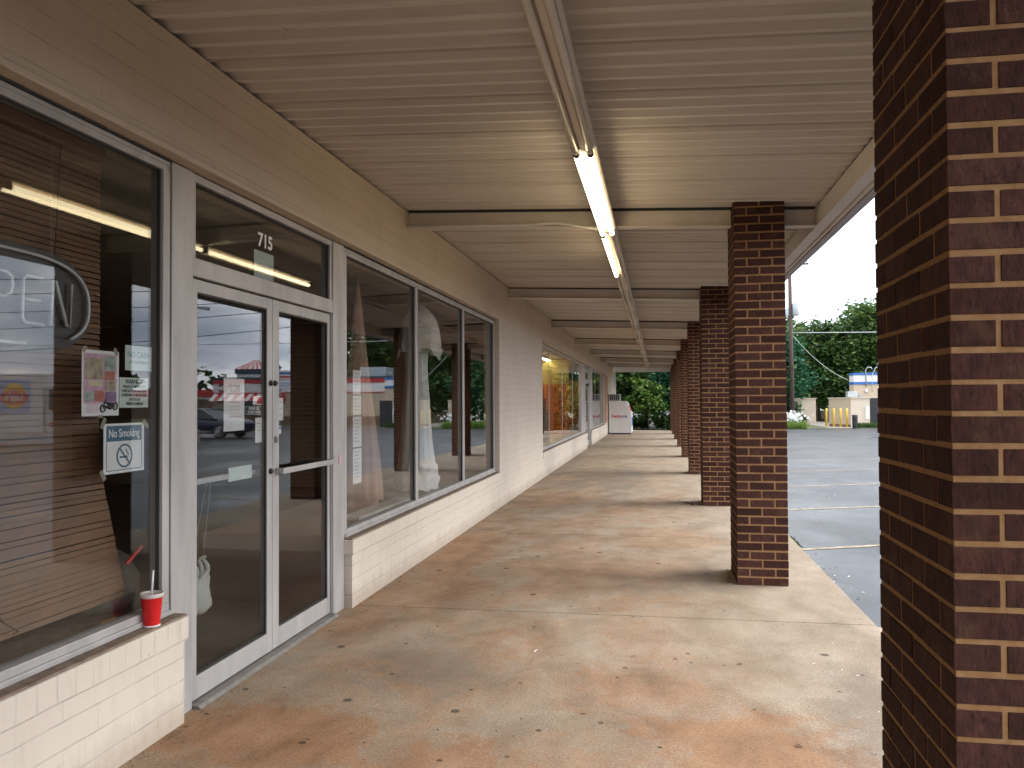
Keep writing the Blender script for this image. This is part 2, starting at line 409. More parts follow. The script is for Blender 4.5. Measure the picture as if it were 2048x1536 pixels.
M['tube_off'] = plain('unlit_tube_glass', (0.62,0.55,0.47), 0.2, 0, 0.05, 5)
M['tube_on'] = emit('lit_tube', (1.0,0.83,0.50), 2.7)
M['dark'] = plain('black_plastic', (0.018,0.018,0.02), 0.45)
M['rubber_and_shade'] = plain('gasket_and_gap_shade', (0.03,0.028,0.026), 0.7)  # gaskets and caulk; also colours the painted shadow gap over the beams
M['white'] = plain('white_paint', (0.74,0.73,0.71), 0.45, 0, 0.05, 4)
M['paper'] = plain('white_paper', (0.78,0.78,0.80), 0.8, 0, 0.04, 6)
M['paper_green'] = plain('pale_green_paper', (0.56,0.65,0.62), 0.7, 0, 0.05, 6)
M['ink'] = plain('black_ink', (0.02,0.025,0.03), 0.7)
M['ink_green'] = plain('faded_green_ink', (0.16,0.34,0.27), 0.7)
M['ink_blue'] = plain('slate_blue_ink', (0.055,0.14,0.21), 0.6)
M['room_wall'] = plain('shop_interior_wall', (0.20,0.165,0.12), 0.9, 0, 0.15, 1)
M['room_floor'] = plain('shop_interior_floor', (0.11,0.09,0.075), 0.6, 0, 0.2, 2)
M['room_ceiling'] = plain('shop_interior_ceiling', (0.32,0.30,0.26), 0.9, 0, 0.1, 2)
M['orange'] = plain('orange_wall_paint', (0.72,0.21,0.03), 0.6, 0, 0.08, 1)
M['yellow_wall'] = plain('yellow_wall_paint', (0.66,0.53,0.13), 0.6, 0, 0.06, 1)
M['white_wall'] = plain('white_wall_paint', (0.66,0.62,0.54), 0.7, 0, 0.06, 1)
M['tile_floor'] = plain('tan_tile_floor', (0.45,0.33,0.20), 0.4, 0, 0.12, 3)
M['strip_on'] = emit('lit_ceiling_strip', (1.0,0.90,0.66), 11.0)
M['blind'] = plain('brown_blind_slat', (0.175,0.09,0.045), 0.55, 0, 0.2, 5)
M['red_cup'] = plain('red_cup_card', (0.62,0.012,0.015), 0.4, 0, 0.05, 5)
M['clear_lid'] = plain('milky_lid', (0.62,0.56,0.52), 0.25, 0, 0.05, 5)
M['line'] = plain('faded_line_paint', (0.30,0.24,0.17), 0.8, 0, 0.55, 9)
M['wood_pole'] = plain('weathered_pole_wood', (0.075,0.05,0.04), 0.85, 0, 0.25, 8)
M['galv'] = plain('galvanised_steel', (0.36,0.40,0.42), 0.4, 0.3, 0.1, 4)
M['wire'] = plain('cable_sheath', (0.05,0.05,0.055), 0.6)
M['wire_pale'] = plain('pale_cable', (0.55,0.57,0.58), 0.5)
M['tan_stucco'] = plain('tan_stucco', (0.52,0.425,0.315), 0.85, 0, 0.06, 1.5)
M['tan_light'] = plain('light_tan_stucco', (0.66,0.57,0.455), 0.85, 0, 0.05, 1.5)
M['brown_base'] = plain('brown_plinth', (0.17,0.105,0.07), 0.85, 0, 0.12, 2)
M['yellow'] = plain('yellow_bollard_paint', (0.70,0.47,0.06), 0.5, 0, 0.08, 6)
M['red'] = plain('red_paint', (0.50,0.025,0.035), 0.45, 0, 0.06, 3)
M['darkred'] = plain('dark_red_sign', (0.19,0.012,0.025), 0.4, 0, 0.06, 3)
M['navy'] = plain('navy_paint', (0.022,0.05,0.085), 0.5, 0, 0.08, 3)
M['blue'] = plain('blue_paint', (0.03,0.14,0.42), 0.45, 0, 0.06, 3)
M['skyblue'] = plain('pale_blue_panel', (0.20,0.38,0.68), 0.45, 0, 0.05, 3)
M['gold'] = plain('golden_yellow_paint', (0.80,0.50,0.04), 0.45, 0, 0.05, 3)
M['car_blue'] = plain('dark_blue_car_paint', (0.008,0.012,0.05), 0.15, 0, 0.05, 2, 0, 0.8)
M['car_glass'] = plain('dark_car_glass', (0.02,0.025,0.03), 0.05, 0, 0.05, 2, 0, 0.8)
M['tyre'] = plain('tyre_rubber', (0.02,0.02,0.02), 0.85)
M['chrome'] = plain('bright_rim_metal', (0.65,0.65,0.66), 0.2, 0.9, 0.03, 4)
M['bark'] = plain('tree_bark', (0.07,0.05,0.035), 0.9, 0, 0.3, 9, 0.6)
M['soil'] = plain('shaded_soil', (0.055,0.045,0.03), 0.95, 0, 0.3, 1.5)
M['verge'] = plain('verge_ground', (0.10,0.11,0.045), 0.95, 0, 0.3, 1.2)
M['leaf_dark'] = m_leaf('dark_leaves', [(0.008,0.026,0.008),(0.022,0.06,0.014),(0.04,0.10,0.02),(0.075,0.14,0.028)])
M['leaf_mid'] = m_leaf('mid_green_leaves', [(0.010,0.030,0.009),(0.034,0.082,0.020),(0.078,0.145,0.032),(0.15,0.215,0.05)])
M['leaf_light'] = m_leaf('yellow_green_leaves', [(0.02,0.055,0.010),(0.055,0.12,0.02),(0.11,0.19,0.03),(0.19,0.27,0.055)], 0.45)
M['leaf_blue'] = m_leaf('bluish_leaves', [(0.006,0.05,0.022),(0.016,0.095,0.04),(0.03,0.14,0.055)])
M['grass'] = m_leaf('grass_blades', [(0.06,0.12,0.02),(0.13,0.22,0.04),(0.22,0.30,0.07)])
M['litter'] = m_leaf('dry_leaf_bits', [(0.03,0.02,0.012),(0.09,0.05,0.025),(0.20,0.12,0.05)], 0.1)
M['gown'] = m_cloth('white_gown_cloth', (0.92,0.92,0.93), 0.15, 0.0)
M['veil'] = m_cloth('peach_veil_cloth', (0.74,0.50,0.42), 0.3, 0.45)
M['bag'] = m_cloth('thin_white_plastic', (0.75,0.77,0.74), 0.4, 0.25)
M['pink'] = plain('pink_print', (0.62,0.38,0.50), 0.7, 0, 0.25, 60)
M['sepia'] = plain('sepia_print', (0.36,0.31,0.23), 0.7, 0, 0.45, 25)
M['orange_print'] = plain('orange_red_print', (0.46,0.17,0.13), 0.7, 0, 0.3, 40)
M['purple_print'] = plain('purple_print', (0.27,0.16,0.32), 0.7, 0, 0.4, 40)
M['green_print'] = plain('green_print', (0.33,0.40,0.36), 0.7, 0, 0.4, 40)
M['neon_off'] = plain('unlit_neon_tube', (0.58,0.61,0.63), 0.25, 0, 0.05, 5)
M['cord'] = plain('brown_cord', (0.06,0.04,0.03), 0.7)
M['tape'] = m_cloth('clear_tape', (0.55,0.5,0.45), 0.2, 0.5)
M['fabric'] = plain('grey_fabric', (0.22,0.20,0.18), 0.95, 0, 0.2, 10)
M['brass'] = plain('lock_metal', (0.35,0.32,0.28), 0.35, 0.8)

# ------------------------------------------------------------------ key dimensions (metres)
XW = -2.2            # front face of the shop wall
XF = -2.262          # front of the aluminium frames
XG = -2.30           # glass
XK = 1.42            # kerb edge
Y0, YE = -6.0, 42.0  # ends of the arcade
ZL = -0.13           # parking lot
def zc(x): return 3.222 - 0.035*(x + 2.2)    # underside of the canopy

# ------------------------------------------------------------------ ground
g = MB(); S = 900
g.face([(-S,-S,ZL),(S,-S,ZL),(S,S,ZL),(-S,S,ZL)])
tag(g.build('parking_lot', M['asphalt'], org=(0,0,ZL)), kind='structure')
w = MB()
joints = [Y0, -0.8, 2.55, 5.88, 9.31, 12.2, 15.6, 18.9, 22.2, 25.5, 28.8, 32.1, 35.4, 38.7, YE+0.4]
for a, b in zip(joints[:-1], joints[1:]):
    w.box(-2.5, XK, a+0.006, b-0.006, -0.35, 0.0)
w.box(-2.5, XK-0.02, Y0, YE+0.38, -0.36, -0.03)
tag(w.build('walkway', M['concrete'], bevel=0.006), kind='structure')
w = MB()
w.face([(-30,YE+0.42,ZL+0.006),(1.5,YE+0.42,ZL+0.006),(1.5,95,ZL+0.006),(-30,95,ZL+0.006)])
tag(w.build('planting_bed', M['soil']), kind='structure')
w = MB()
w.prism([(4.5,49.4),(9.6,49.8),(9.9,52.5),(60,56.5),(60,140),(2,140)], 2, ZL-0.1, ZL+0.008)
tag(w.build('verge', M['verge']), kind='structure')
w = MB()
w.prism([(9.7,50.0),(12.4,49.6),(12.6,52),(11.0,72),(9.9,72)], 2, ZL, ZL+0.012)
tag(w.build('side_path', plain('path_concrete', (0.30,0.27,0.24), 0.9, 0, 0.15, 2)), kind='structure')
# stall lines
d = Vector((1, 0.44, 0)).normalized(); nrm = Vector((-d.y, d.x, 0))
for k in range(-3, 11):
    a = Vector((1.52, 9.46 + 3.2*k, ZL + 0.004)); b = a + d*5.6
    m = MB(); m.face([a - nrm*0.045, b - nrm*0.045, b + nrm*0.045, a + nrm*0.045])
    tag(m.build('parking_line', M['line']), kind='structure')
for k in range(6):
    a = Vector((13.5 + 2.8*k, 22.0, ZL + 0.004)); b = a + Vector((1.6, 5.2, 0))
    m = MB(); m.face([a, a+Vector((.1,0,0)), b+Vector((.1,0,0)), b])
    tag(m.build('parking_line', M['line']), kind='structure')

# ------------------------------------------------------------------ shop building
shop = empty('shop_building', (-2.2, 18.0, 0), 'long cream painted brick row of shops with aluminium shopfronts under the canopy', 'building')
# lower walls, piers and lintel
wl = MB()
XB = -2.42
wl.box(XB, XW, Y0, 3.60, 0, 0.385)          # under window 1
wl.box(XB, XW, 5.775, 11.52, 0, 0.385)      # under window 2
wl.box(XB, XW, 11.52, 16.0, 0, 2.68)        # pier between the shops
wl.box(XB, XW, 16.0, 26.4, 0, 0.385)
wl.box(XB, XW, 28.1, 29.0, 0, 0.385)
wl.box(XB, XW, 29.0, 35.4, 0, 0.385)
wl.box(XB, XW, 35.4, YE-0.3, 0, 2.68)
wl.box(XB, XW, Y0, 0.1, 0.385, 2.68)
wl.build('wall', M['wall'], shop)
up = MB(); up.box(XB-0.1, XW, Y0, YE-0.3, 2.68, 3.207)
up.build('lintel_wall', M['wall_up'], shop)
lp = MB(); lp.box(XB-0.1, XW+0.014, Y0, 11.56, 2.652, 2.684)
lp.box(XB-0.1, XW+0.014, 15.96, 35.45, 2.652, 2.684)
lp.build('lintel_edge', M['wall_up'], shop, bevel=0.006)
for a, b in ((0.1, 3.615), (5.76, 11.50), (16.0, 26.4), (28.1, 35.38)):
    s = MB(); s.box(XB, XW+0.016, a, b, 0.385, 0.497)
    rl = s.build('brick_sill', M['rowlock'], shop, bevel=0.008)
    s = MB(); s.box(XB+0.004, XW+0.008, a+0.004, b-0.004, 0.4972, 0.508)
    s.build('sill_cap', M['sill'], rl, bevel=0.004)
# shells of the rooms
rm = MB()
for ya, yb in ((-5.9, 14.0), (14.2, 38.0)):
    rm.box(-11, -10.8, ya, yb, 0, 3.2); rm.box(-10.8, XB-0.1, ya, ya+0.1, 0, 3.2); rm.box(-10.8, XB-0.1, yb-0.1, yb, 0, 3.2)
rm.build('room_wall', M['room_wall'], shop)
rm = MB(); rm.box(-11, XB-0.002, -5.9, 14.1, -0.05, 0.006); rm.build('room_floor', M['room_floor'], shop)
rm = MB(); rm.box(-11, XB-0.002, 14.1, 38, -0.05, 0.006); rm.build('room_floor', M['tile_floor'], shop)
rm = MB(); rm.box(-11, XB-0.11, -5.9, 14.1, 2.9, 3.0); rm.build('room_ceiling', M['room_ceiling'], shop)
rm = MB(); rm.box(-11, XB-0.11, 14.1, 38, 2.9, 3.0); rm.build('room_ceiling', M['white_wall'], shop)
rm = MB(); rm.box(-11.2, XW-0.02, Y0, YE-0.3, 3.29, 4.4); rm.build('roof', M['wall_up'], shop)
rm = MB(); rm.box(-11.2, -11.0, Y0, YE-0.3, 0, 3.2); rm.box(-11, XB-0.003, 38.05, YE-0.3, 0, 3.2)
rm.box(-11.0, XB-0.003, Y0, -5.95, 0, 3.2)
rm.build('outer_wall', M['wall'], shop)
# far shop decoration: orange partitions with a yellow band above
for nm, bx, mt in (('orange_partition',(-7.5,-2.85,27.0,27.12,0.006,2.05),'orange'),('orange_partition',(-4.6,-4.5,15.0,26.9,0.006,2.05),'orange'),('orange_partition',(-9,-2.9,36.2,36.3,0.006,2.4),'orange'),
                   ('yellow_partition',(-7.5,-2.85,27.0,27.12,2.051,2.9),'yellow_wall'),('yellow_partition',(-4.6,-4.5,15.0,26.9,2.051,2.9),'yellow_wall')):
    rm = MB(); rm.box(*bx); rm.build(nm, M[mt], shop)
for y in (16.2, 19.2, 22.2, 25.2):
    s = MB(); s.box(-3.55, -3.43, y, y+2.4, 2.83, 2.898); f = s.build('strip_light', M['white'], shop)
    s = MB(); s.box(-3.53, -3.45, y+0.05, y+2.35, 2.805, 2.829); s.build('lit_tube', M['strip_on'], f)
for y in (30.0, 33.0):
    s = MB(); s.box(-4.05, -3.93, y, y+2.0, 2.83, 2.898); f = s.build('strip_light', M['white'], shop)
    s = MB(); s.box(-4.03, -3.95, y+0.05, y+1.95, 2.805, 2.829); s.build('lit_tube', M['strip_on'], f)

# windows: frame (part) and panes (sub-parts)
def window(y0, y1, mull, fw=0.055, z0=0.51, z1=2.643, mw=0.055, slim=False):
    f = MB()
    xb = XG - 0.03
    f.box(xb, XF, y0, y1, z0, z0+0.055); f.box(xb, XF-0.008, y0, y1, z1-0.05, z1-0.002)
    if not slim:   # raised bead of the frame
        f.box(xb, XF+0.012, y0+0.002, y1-0.002, z0-0.001, z0+0.022)
        f.box(xb, XF-0.001, y0+0.002, y1-0.002, z1-0.022, z1-0.004)
    f.box(xb+.001, XF-0.002, y0+0.001, y0+fw, z0+0.055, z1-0.05)
    f.box(xb+.001, XF-0.002, y1-fw, y1-0.001, z0+0.055, z1-0.05)
    for q in mull: f.box(XG-0.009 if slim else xb+.002, XG+0.009 if slim else XF-0.004, q-mw/2, q+mw/2, z0+0.054, z1-0.049)
    fr = f.build('window', M['alu'], shop, bevel=0.003)
    if not slim:
        ck = MB(); rr_ = random.Random(int(y0*10))
        t = y0
        while t < y1:
            e_ = min(y1, t + rr_.uniform(0.05, 0.3)); hz = rr_.uniform(0.003, 0.011)
            ck.box(XF-0.010, XF+0.004+rr_.uniform(0,0.006), t, e_, z1-0.002, z1-0.002+hz); t = e_
        ck.build('caulk', M['rubber_and_shade'], fr)
    ys = [y0+fw] + [v for q in mull for v in (q-mw/2, q+mw/2)] + [y1-fw]
    for a, b in zip(ys[0::2], ys[1::2]):
        p = MB(); p.box(XG-0.003, XG+0.003, a-0.004, b+0.004, z0+0.05, z1-0.046)
        p.build('pane', M['glass'], fr)
        if not slim:
            k = MB(); xx = XG + 0.004; t = 0.007
            k.box(xx, xx+.016, a, a+t, z0+.055, z1-.05); k.box(xx, xx+.016, b-t, b, z0+.055, z1-.05); k.box(xx, xx+.016, a+t, b-t, z1-.05-t, z1-.05)
            k.build('gasket', M['rubber_and_shade'], fr)
    return fr
window(0.1, 3.575, [])
window(5.785, 11.50, [7.665, 9.615], mw=0.075)
window(16.0, 25.0, [17.74, 20.25, 22.75], fw=0.03, mw=0.012, slim=True)
window(29.3, 35.38, [31.1, 33.2], fw=0.03, mw=0.012, slim=True)
# posts each side of the doorway
def post(y0, y1, x1=XF+0.006, z1=2.645):
    p = MB(); p.box(XG-0.05, x1, y0+0.003, y1-0.003, 0.0, z1); p.box(XG-0.045, x1-0.012, y0+0.0005, y1-0.0005, 0.0, z1-0.004)
    return p.build('frame_post', M['alu'], shop, bevel=0.004)
post(3.577, 3.765); post(5.56, 5.770)
post(25.0, 26.42); post(28.06, 28.3); post(28.9, 29.3)
pf = MB(); pf.box(XG-0.02, XF, 28.3, 28.9, 0.508, 2.66); pf.build('infill_panel', M['alu'], shop, bevel=0.003)
# door set 715
hd = MB(); hd.box(XG-0.045, XF+0.004, 3.765, 5.56, 2.13, 2.222); hd.build('transom_bar', M['alu'], shop, bevel=0.004)
tw = MB(); tw.box(XG-0.03, XF-0.002, 3.765, 5.56, 2.605, 2.644)
tw.box(XG-0.03, XF-0.004, 3.766, 3.80, 2.222, 2.605); tw.box(XG-0.03, XF-0.004, 5.525, 5.559, 2.222, 2.605)
tw = tw.build('transom_window', M['alu'], shop, bevel=0.003)
k = MB(); xx = XG + 0.004; t = 0.007
k.box(xx, xx+.016, 3.80, 3.80+t, 2.222, 2.605); k.box(xx, xx+.016, 5.525-t, 5.525, 2.222, 2.605); k.box(xx, xx+.016, 3.80+t, 5.525-t, 2.605-t, 2.605)
k.build('gasket', M['rubber_and_shade'], tw)
p = MB(); p.box(XG-0.003, XG+0.003, 3.798, 5.527, 2.218, 2.607); p.build('pane', M['glass'], tw)
th = MB(); th.prism([(XG-0.06,0.001),(XF+0.05,0.001),(XF+0.035,0.016),(XG-0.06,0.016)], 1, 3.765, 5.56)
th.build('threshold', plain('worn_threshold', (0.20,0.185,0.17), 0.5, 0.3, 0.2, 20), shop)
def leaf(y0, y1, stl, str_, ztop=2.122, xo=0.0):
    f = MB(); xb, xf = XG-0.022+xo, XG+0.022+xo
    f.box(xb, xf, y0, y0+stl, 0.022, ztop); f.box(xb, xf, y1-str_, y1, 0.022, ztop)
    f.box(xb+.001, xf-.001, y0+stl, y1-str_, 0.022, 0.135); f.box(xb+.001, xf-.001, y0+stl, y1-str_, ztop-0.065, ztop)
    dr = f.build('door', M['alu'], shop, bevel=0.003)
    p = MB(); p.box(XG-0.003+xo, XG+0.003+xo, y0+stl-.004, y1-str_+.004, 0.131, ztop-0.061)
    p.build('glass', M['glass'], dr)
    gk = MB(); t = 0.008
    for xx in (XG+0.004+xo,):
        gk.box(xx, xx+.012, y0+stl, y0+stl+t, 0.136, ztop-.066); gk.box(xx, xx+.012, y1-str_-t, y1-str_, 0.136, ztop-.066)
        gk.box(xx, xx+.012, y0+stl+t, y1-str_-t, 0.136, 0.136+t); gk.box(xx, xx+.012, y0+stl+t, y1-str_-t, ztop-.066-t, ztop-.066)
    gk.build('gasket', M['rubber_and_shade'], dr)
    return dr
dl = leaf(3.772, 4.662, 0.065, 0.065)
pb = MB(); pb.box(XG-0.075, XG-0.05, 3.83, 4.62, 1.075, 1.105); pb.box(XG-0.05, XG-0.022, 3.80, 3.83, 1.07, 1.11); pb.box(XG-0.05, XG-0.022, 4.60, 4.63, 1.07, 1.11)
pb.build('push_bar', M['alu'], dl, bevel=0.003)
dr_ = leaf(4.668, 5.552, 0.085, 0.04)
pb = MB()
pb.box(XG+0.065, XG+0.078, 4.70, 5.535, 1.068, 1.104)
pb.box(XG+0.023, XG+0.066, 4.70, 4.735, 1.07, 1.102); pb.box(XG+0.023, XG+0.066, 5.50, 5.535, 1.07, 1.102)
pb.build('pull_bar', M['alu'], dr_, bevel=0.004)
lk = MB(); lk.tube([(XG+0.021,4.71,1.275),(XG+0.032,4.71,1.275)], 0.021, 16); lk.tube([(XG+0.031,4.71,1.275),(XG+0.036,4.71,1.275)], 0.013, 12)
lk.build('lock', M['brass'], dr_)
bu = MB()
for y, z, dd in ((4.635,1.615,dl),(4.69,1.615,dr_),(4.635,1.09,dl)):
    b_ = MB(); b_.tube([(XG+0.021,y,z),(XG+0.034,y,z),(XG+0.042,y+0.006,z)], [0.018,0.016,0.005], 10); b_.build('bumper', M['dark'], dd)
pv = MB(); pv.tube([(XG+0.0215,3.80,0.095),(XG+0.0245,3.80,0.095)], 0.016, 14); pv.build('pivot_cap', M['alu'], dl)
# far shop door
f = MB(); f.box(XG-0.02, XG+0.02, 26.43, 26.5, 0.02, 2.12); f.box(XG-0.02, XG+0.02, 27.98, 28.05, 0.02, 2.12)
f.box(XG-0.019, XG+0.019, 26.5, 27.98, 0.02, 0.2); f.box(XG-0.019, XG+0.019, 26.5, 27.98, 2.05, 2.12); f.box(XG-0.03, XF, 26.43, 28.05, 2.121, 2.2)
f.box(XG-0.02, XF-0.01, 26.43, 28.05, 2.6, 2.65)
fd = f.build('door', M['alu'], shop, bevel=0.003)
p = MB(); p.box(XG-0.003, XG+0.003, 26.49, 27.99, 0.19, 2.06); p.build('glass', M['glass'], fd)
p = MB(); p.box(XG-0.003, XG+0.003, 26.44, 28.04, 2.2, 2.6); p.build('glass', M['glass'], fd)
p = MB(); p.box(XG+0.06, XG+0.085, 26.56, 26.60, 0.85, 1.45); p.box(XG+0.02, XG+0.06, 26.56, 26.60, 0.85, 0.88); p.box(XG+0.02, XG+0.06, 26.56, 26.60, 1.42, 1.45)
p.build('pull_bar', M['dark'], fd)
p = MB(); p.box(XG+0.02, XG+0.09, 26.9, 27.25, 1.98, 2.06); p.build('door_closer', M['dark'], fd)
# brown board at the far end and small plate on the post
p = MB(); p.box(XW+0.001, XW+0.03, 35.55, 37.2, 0.55, 2.6); p.build('brown_board', plain('varnished_board', (0.36,0.19,0.10), 0.5, 0, 0.15, 2), shop, bevel=0.004)
p = MB(); p.box(XF+0.0061, XF+0.012, 5.655, 5.69, 1.06, 1.12); p.build('sticker', M['pink'], shop)
p = MB(); p.box(-2.20, -2.05, YE-0.29, YE-0.15, 0, 2.95); p.build('end_post', M['white'], shop, bevel=0.006)

# ------------------------------------------------------------------ canopy
can = empty('canopy', (-0.4, 18.0, 2.9), 'flat corrugated steel canopy with painted beams roofing the walkway', 'canopy')
XE = 1.42
dk = MB(); pit = 0.1525; prof = []
y = Y0; i = 0
nper = int((YE - Y0)/pit)
sec = []
for i in range(nper):
    y = Y0 + 0.02 + i*pit
    lip = 0.011 if i % 4 == 0 else 0.0
    sec += [(y, 0.0), (y+0.030, 0.0), (y+0.0301, -lip) if lip else (y+0.0301, 0.0), (y+0.066, 0.036), (y+0.1265, 0.036)]
xs = [-2.75, XE-0.1]
b0 = len(dk.v)
for yy, dz in sec:
    for x in xs: dk.v.append((x, yy, zc(x)+dz))
for i in range(len(sec)-1):
    a = b0+2*i
    dk.f.append((a, a+1, a+3, a+2)); dk.m.append(0)
dk.build('deck', M['deck'], can)
rf = MB(); rf.box(-2.19, XE+0.04, Y0, YE+0.05, 3.30, 3.42); rf.build('roofing', M['gutter'], can)
PY_ = [1.94 + 5.04*0] + [6.98 + 5.14*k for k in range(7)]
beams = [y+0.16 for y in PY_] + [-2.9+0.16]
def beam(y0, xa, xb, o):
    h = 0.165; fw = 0.055
    for x0, x1 in ((xa, xb),):
        pts = lambda x: None
        def sl(p0, p1, q0, q1, mi=0):   # y range p, z offset range q below the deck
            o.v += [(x0,p0,zc(x0)-q1),(x1,p0,zc(x1)-q1),(x1,p1,zc(x1)-q1),(x0,p1,zc(x0)-q1),(x0,p0,zc(x0)-q0),(x1,p0,zc(x1)-q0),(x1,p1,zc(x1)-q0),(x0,p1,zc(x0)-q0)]
            b = len(o.v)-8
            for q in ((0,3,2,1),(4,5,6,7),(0,1,5,4),(1,2,6,5),(2,3,7,6),(3,0,4,7)):
                o.f.append(tuple(b+i for i in q)); o.m.append(mi)
        sl(y0+0.05, y0+0.06, 0.020, h-0.008)      # web
        sl(y0, y0+0.11, h-0.008, h)               # bottom flange
        sl(y0+0.046, y0+0.064, -0.034, 0.0199, 1)  # dark strip standing in for the shadow gap between beam and deck
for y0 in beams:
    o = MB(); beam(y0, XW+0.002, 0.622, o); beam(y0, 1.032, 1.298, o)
    o.build('beam', [M['beam'], M['rubber_and_shade']], can)
fa = MB()
fa.box(1.30, 1.312, Y0, YE, 2.955, 3.085)        # inner web of edge beam
fa.box(1.312, 1.40, Y0, YE, 2.93, 2.942)         # flange
fa.box(1.30, 1.312, Y0, YE, 2.93, 2.955)
fa.box(1.405, 1.43, Y0, YE+0.03, 2.915, 3.33)
fa.build('edge_beam', M['fascia'], can, bevel=0.003)
gu = MB(); gu.box(1.432, 1.50, Y0, YE+0.03, 2.90, 2.965); gu.box(1.432, 1.46, Y0, YE+0.03, 2.965, 3.34)
gu.build('gutter', M['gutter'], can, bevel=0.006)
ef = MB(); ef.box(-2.19, 1.43, YE+0.0, YE+0.04, 2.93, 3.30)
ef.build('end_fascia', M['white'], can, bevel=0.003)

# ------------------------------------------------------------------ brick pillars
def pillar_mesh():
    m = MB(); rr = random.Random(3)
    ch, n, j = 0.07, 45, 0.006
    W, D = 0.40, 0.61
    m.box(0.0028, W-0.0028, 0.0028, D-0.0028, 0.0, n*ch-0.006, 1)
    for r in range(n):
        z0, z1 = r*ch + 0.003, (r+1)*ch - 0.010
        bl = []
        if r % 2 == 0:   # stretchers on the narrow faces
            for a, b in ((0, .2), (.2, .4)):
                bl += [(a, b, 0, .1), (a, b, D-.1, D)]
            for a, b in ((.1, .305), (.305, .51)):
                bl += [(0, .1, a, b), (W-.1, W, a, b)]
        else:
            for a, b in ((0, .2033), (.2033, .4067), (.4067, .61)):
                bl += [(0, .1, a, b), (W-.1, W, a, b)]
            bl += [(.1, .3, 0, .1), (.1, .3, D-.1, D)]
        for x0, x1, y0, y1 in bl:
            e = lambda v, lim: (0 if abs(v) < 1e-6 or abs(v-lim) < 1e-6 else j)
            jx = rr.uniform(-.0014, .0014); jy = rr.uniform(-.0014, .0014); jz = rr.uniform(-.0018, .0018)
            m.box(x0 + e(x0, W)+jx, x1 - e(x1, W)+jx, y0 + e(y0, D)+jy, y1 - e(y1, D)+jy, z0+jz, z1+jz, 0)
    return m
names = ['nearest and largest brick pillar, its mortar joints close up', 'dark brick pillar second from the front, standing alone against the parking lot',
 'third brick pillar from the front with debris at its foot', 'fourth brick pillar from the front along the walkway',
 'fifth brick pillar from the front along the walkway', 'sixth brick pillar from the front along the walkway',
 'seventh brick pillar from the front, third from the far end', 'eighth brick pillar from the front, last but one at the far end']
pil0 = None
for k, y in enumerate(PY_):
    if pil0 is None:
        pil0 = pillar_mesh().build('brick_pillar', [M['brick'], M['mortar']], org=(0,0,0), local=True, bevel=0.0015)
        p = pil0
    else:
        p = pil0.copy(); link(p)
    p.location = (0.627, y, 0.001)
    tag(p, names[k], 'pillar', 'brick pillars along the kerb')
p = pil0.copy(); link(p); p.location = (0.627, -2.9, 0.001); tag(p, 'brick pillar behind the viewpoint carrying the near end of the canopy', 'pillar', 'brick pillars along the kerb')
p = pil0.copy(); link(p); p.location = (0.627, YE-0.62, 0.001); tag(p, 'farthest brick pillar at the far end of the walkway', 'pillar', 'brick pillars along the kerb')

# ------------------------------------------------------------------ fluorescent lights
def lamp(y0, lit, label):
    e = empty('fluorescent_light', (-0.407, y0, 2.9), label, 'light', 'twin tube lights under the canopy')
    L = 2.398; zt = 2.916
    h = MB(); top = 2.986; X = -0.407
    h.prism([(X-.072,top),(X+.072,top),(X+.072,2.962),(X+.055,2.948),(X+.026,2.948),(X+.016,2.934),(X-.016,2.934),(X-.026,2.948),(X-.055,2.948),(X-.072,2.962)], 1, y0+0.002, y0+L-0.002)
    h.build('housing', M['lamp_body'], e, bevel=0.003)
    for i, x in enumerate((X-.04, X+.04)):
        t = MB(); t.tube([(x, y0+0.045, zt), (x, y0+L-0.045, zt)], 0.019, 14)
        t.build('tube', M['tube_on'] if lit[i] else M['tube_off'], e, smooth=True)
        for ya, yb in ((y0+0.008, y0+0.05), (y0+L-0.05, y0+L-0.008)):
            s = MB(); s.box(x-0.014, x+0.014, ya, yb, zt-0.006, 2.95); s.tube([(x, ya+0.002, zt), (x, yb, zt)], 0.0205, 12)
            s.build('lamp_holder', M['rubber_and_shade'] if lit[i] else M['lamp_body'], e)
    return e
ordn = ['first','second','third','fourth','fifth','sixth','seventh','eighth','ninth','tenth','eleventh','twelfth']
lamp(-0.1, (0,0), 'unlit twin tube light at the near end of the row, two before the glowing pair')
lamp(2.30, (0,0), 'unlit twin tube light just before the glowing pair overhead')
lamp(4.70, (1,1), 'twin tube light with both tubes glowing')
lamp(7.10, (1,0), 'twin tube light with only one of its two tubes glowing')
for k in range(11):
    lamp(9.50 + 2.4*k, (0,0), 'unlit twin tube light, %s after the half lit one along the ceiling' % ordn[k])
cd = MB()
cd.tube([(-2.19, 7.10, 3.062), (-1.6, 7.09, 3.04), (-1.15, 7.09, 3.028)] + [(-1.15+0.1*i, 7.09, 3.028+0.03*math.sin(i/6*math.pi)**2 - 0.008*i) for i in range(1,7)] + [(-0.49, 7.09, 2.965)], 0.011, 8)
tag(cd.build('conduit', M['white'], smooth=True), 'thin white electrical conduit running along a beam to the lit tubes', 'conduit')

# ------------------------------------------------------------------ camera
f_px, VP, roll = 1660.0, (1315.0, 801.0), -0.005
dv = Vector(((VP[0]-1024)/f_px, (VP[1]-768)/f_px, 1.0)).normalized()
up_ = Vector((math.sin(roll), -1.0, 0.0)); zv = up_ + Vector((0,0,-(up_.dot(dv))/dv.z)); zv.normalize()
xv = dv.cross(zv)
if xv.x < 0: xv = -xv
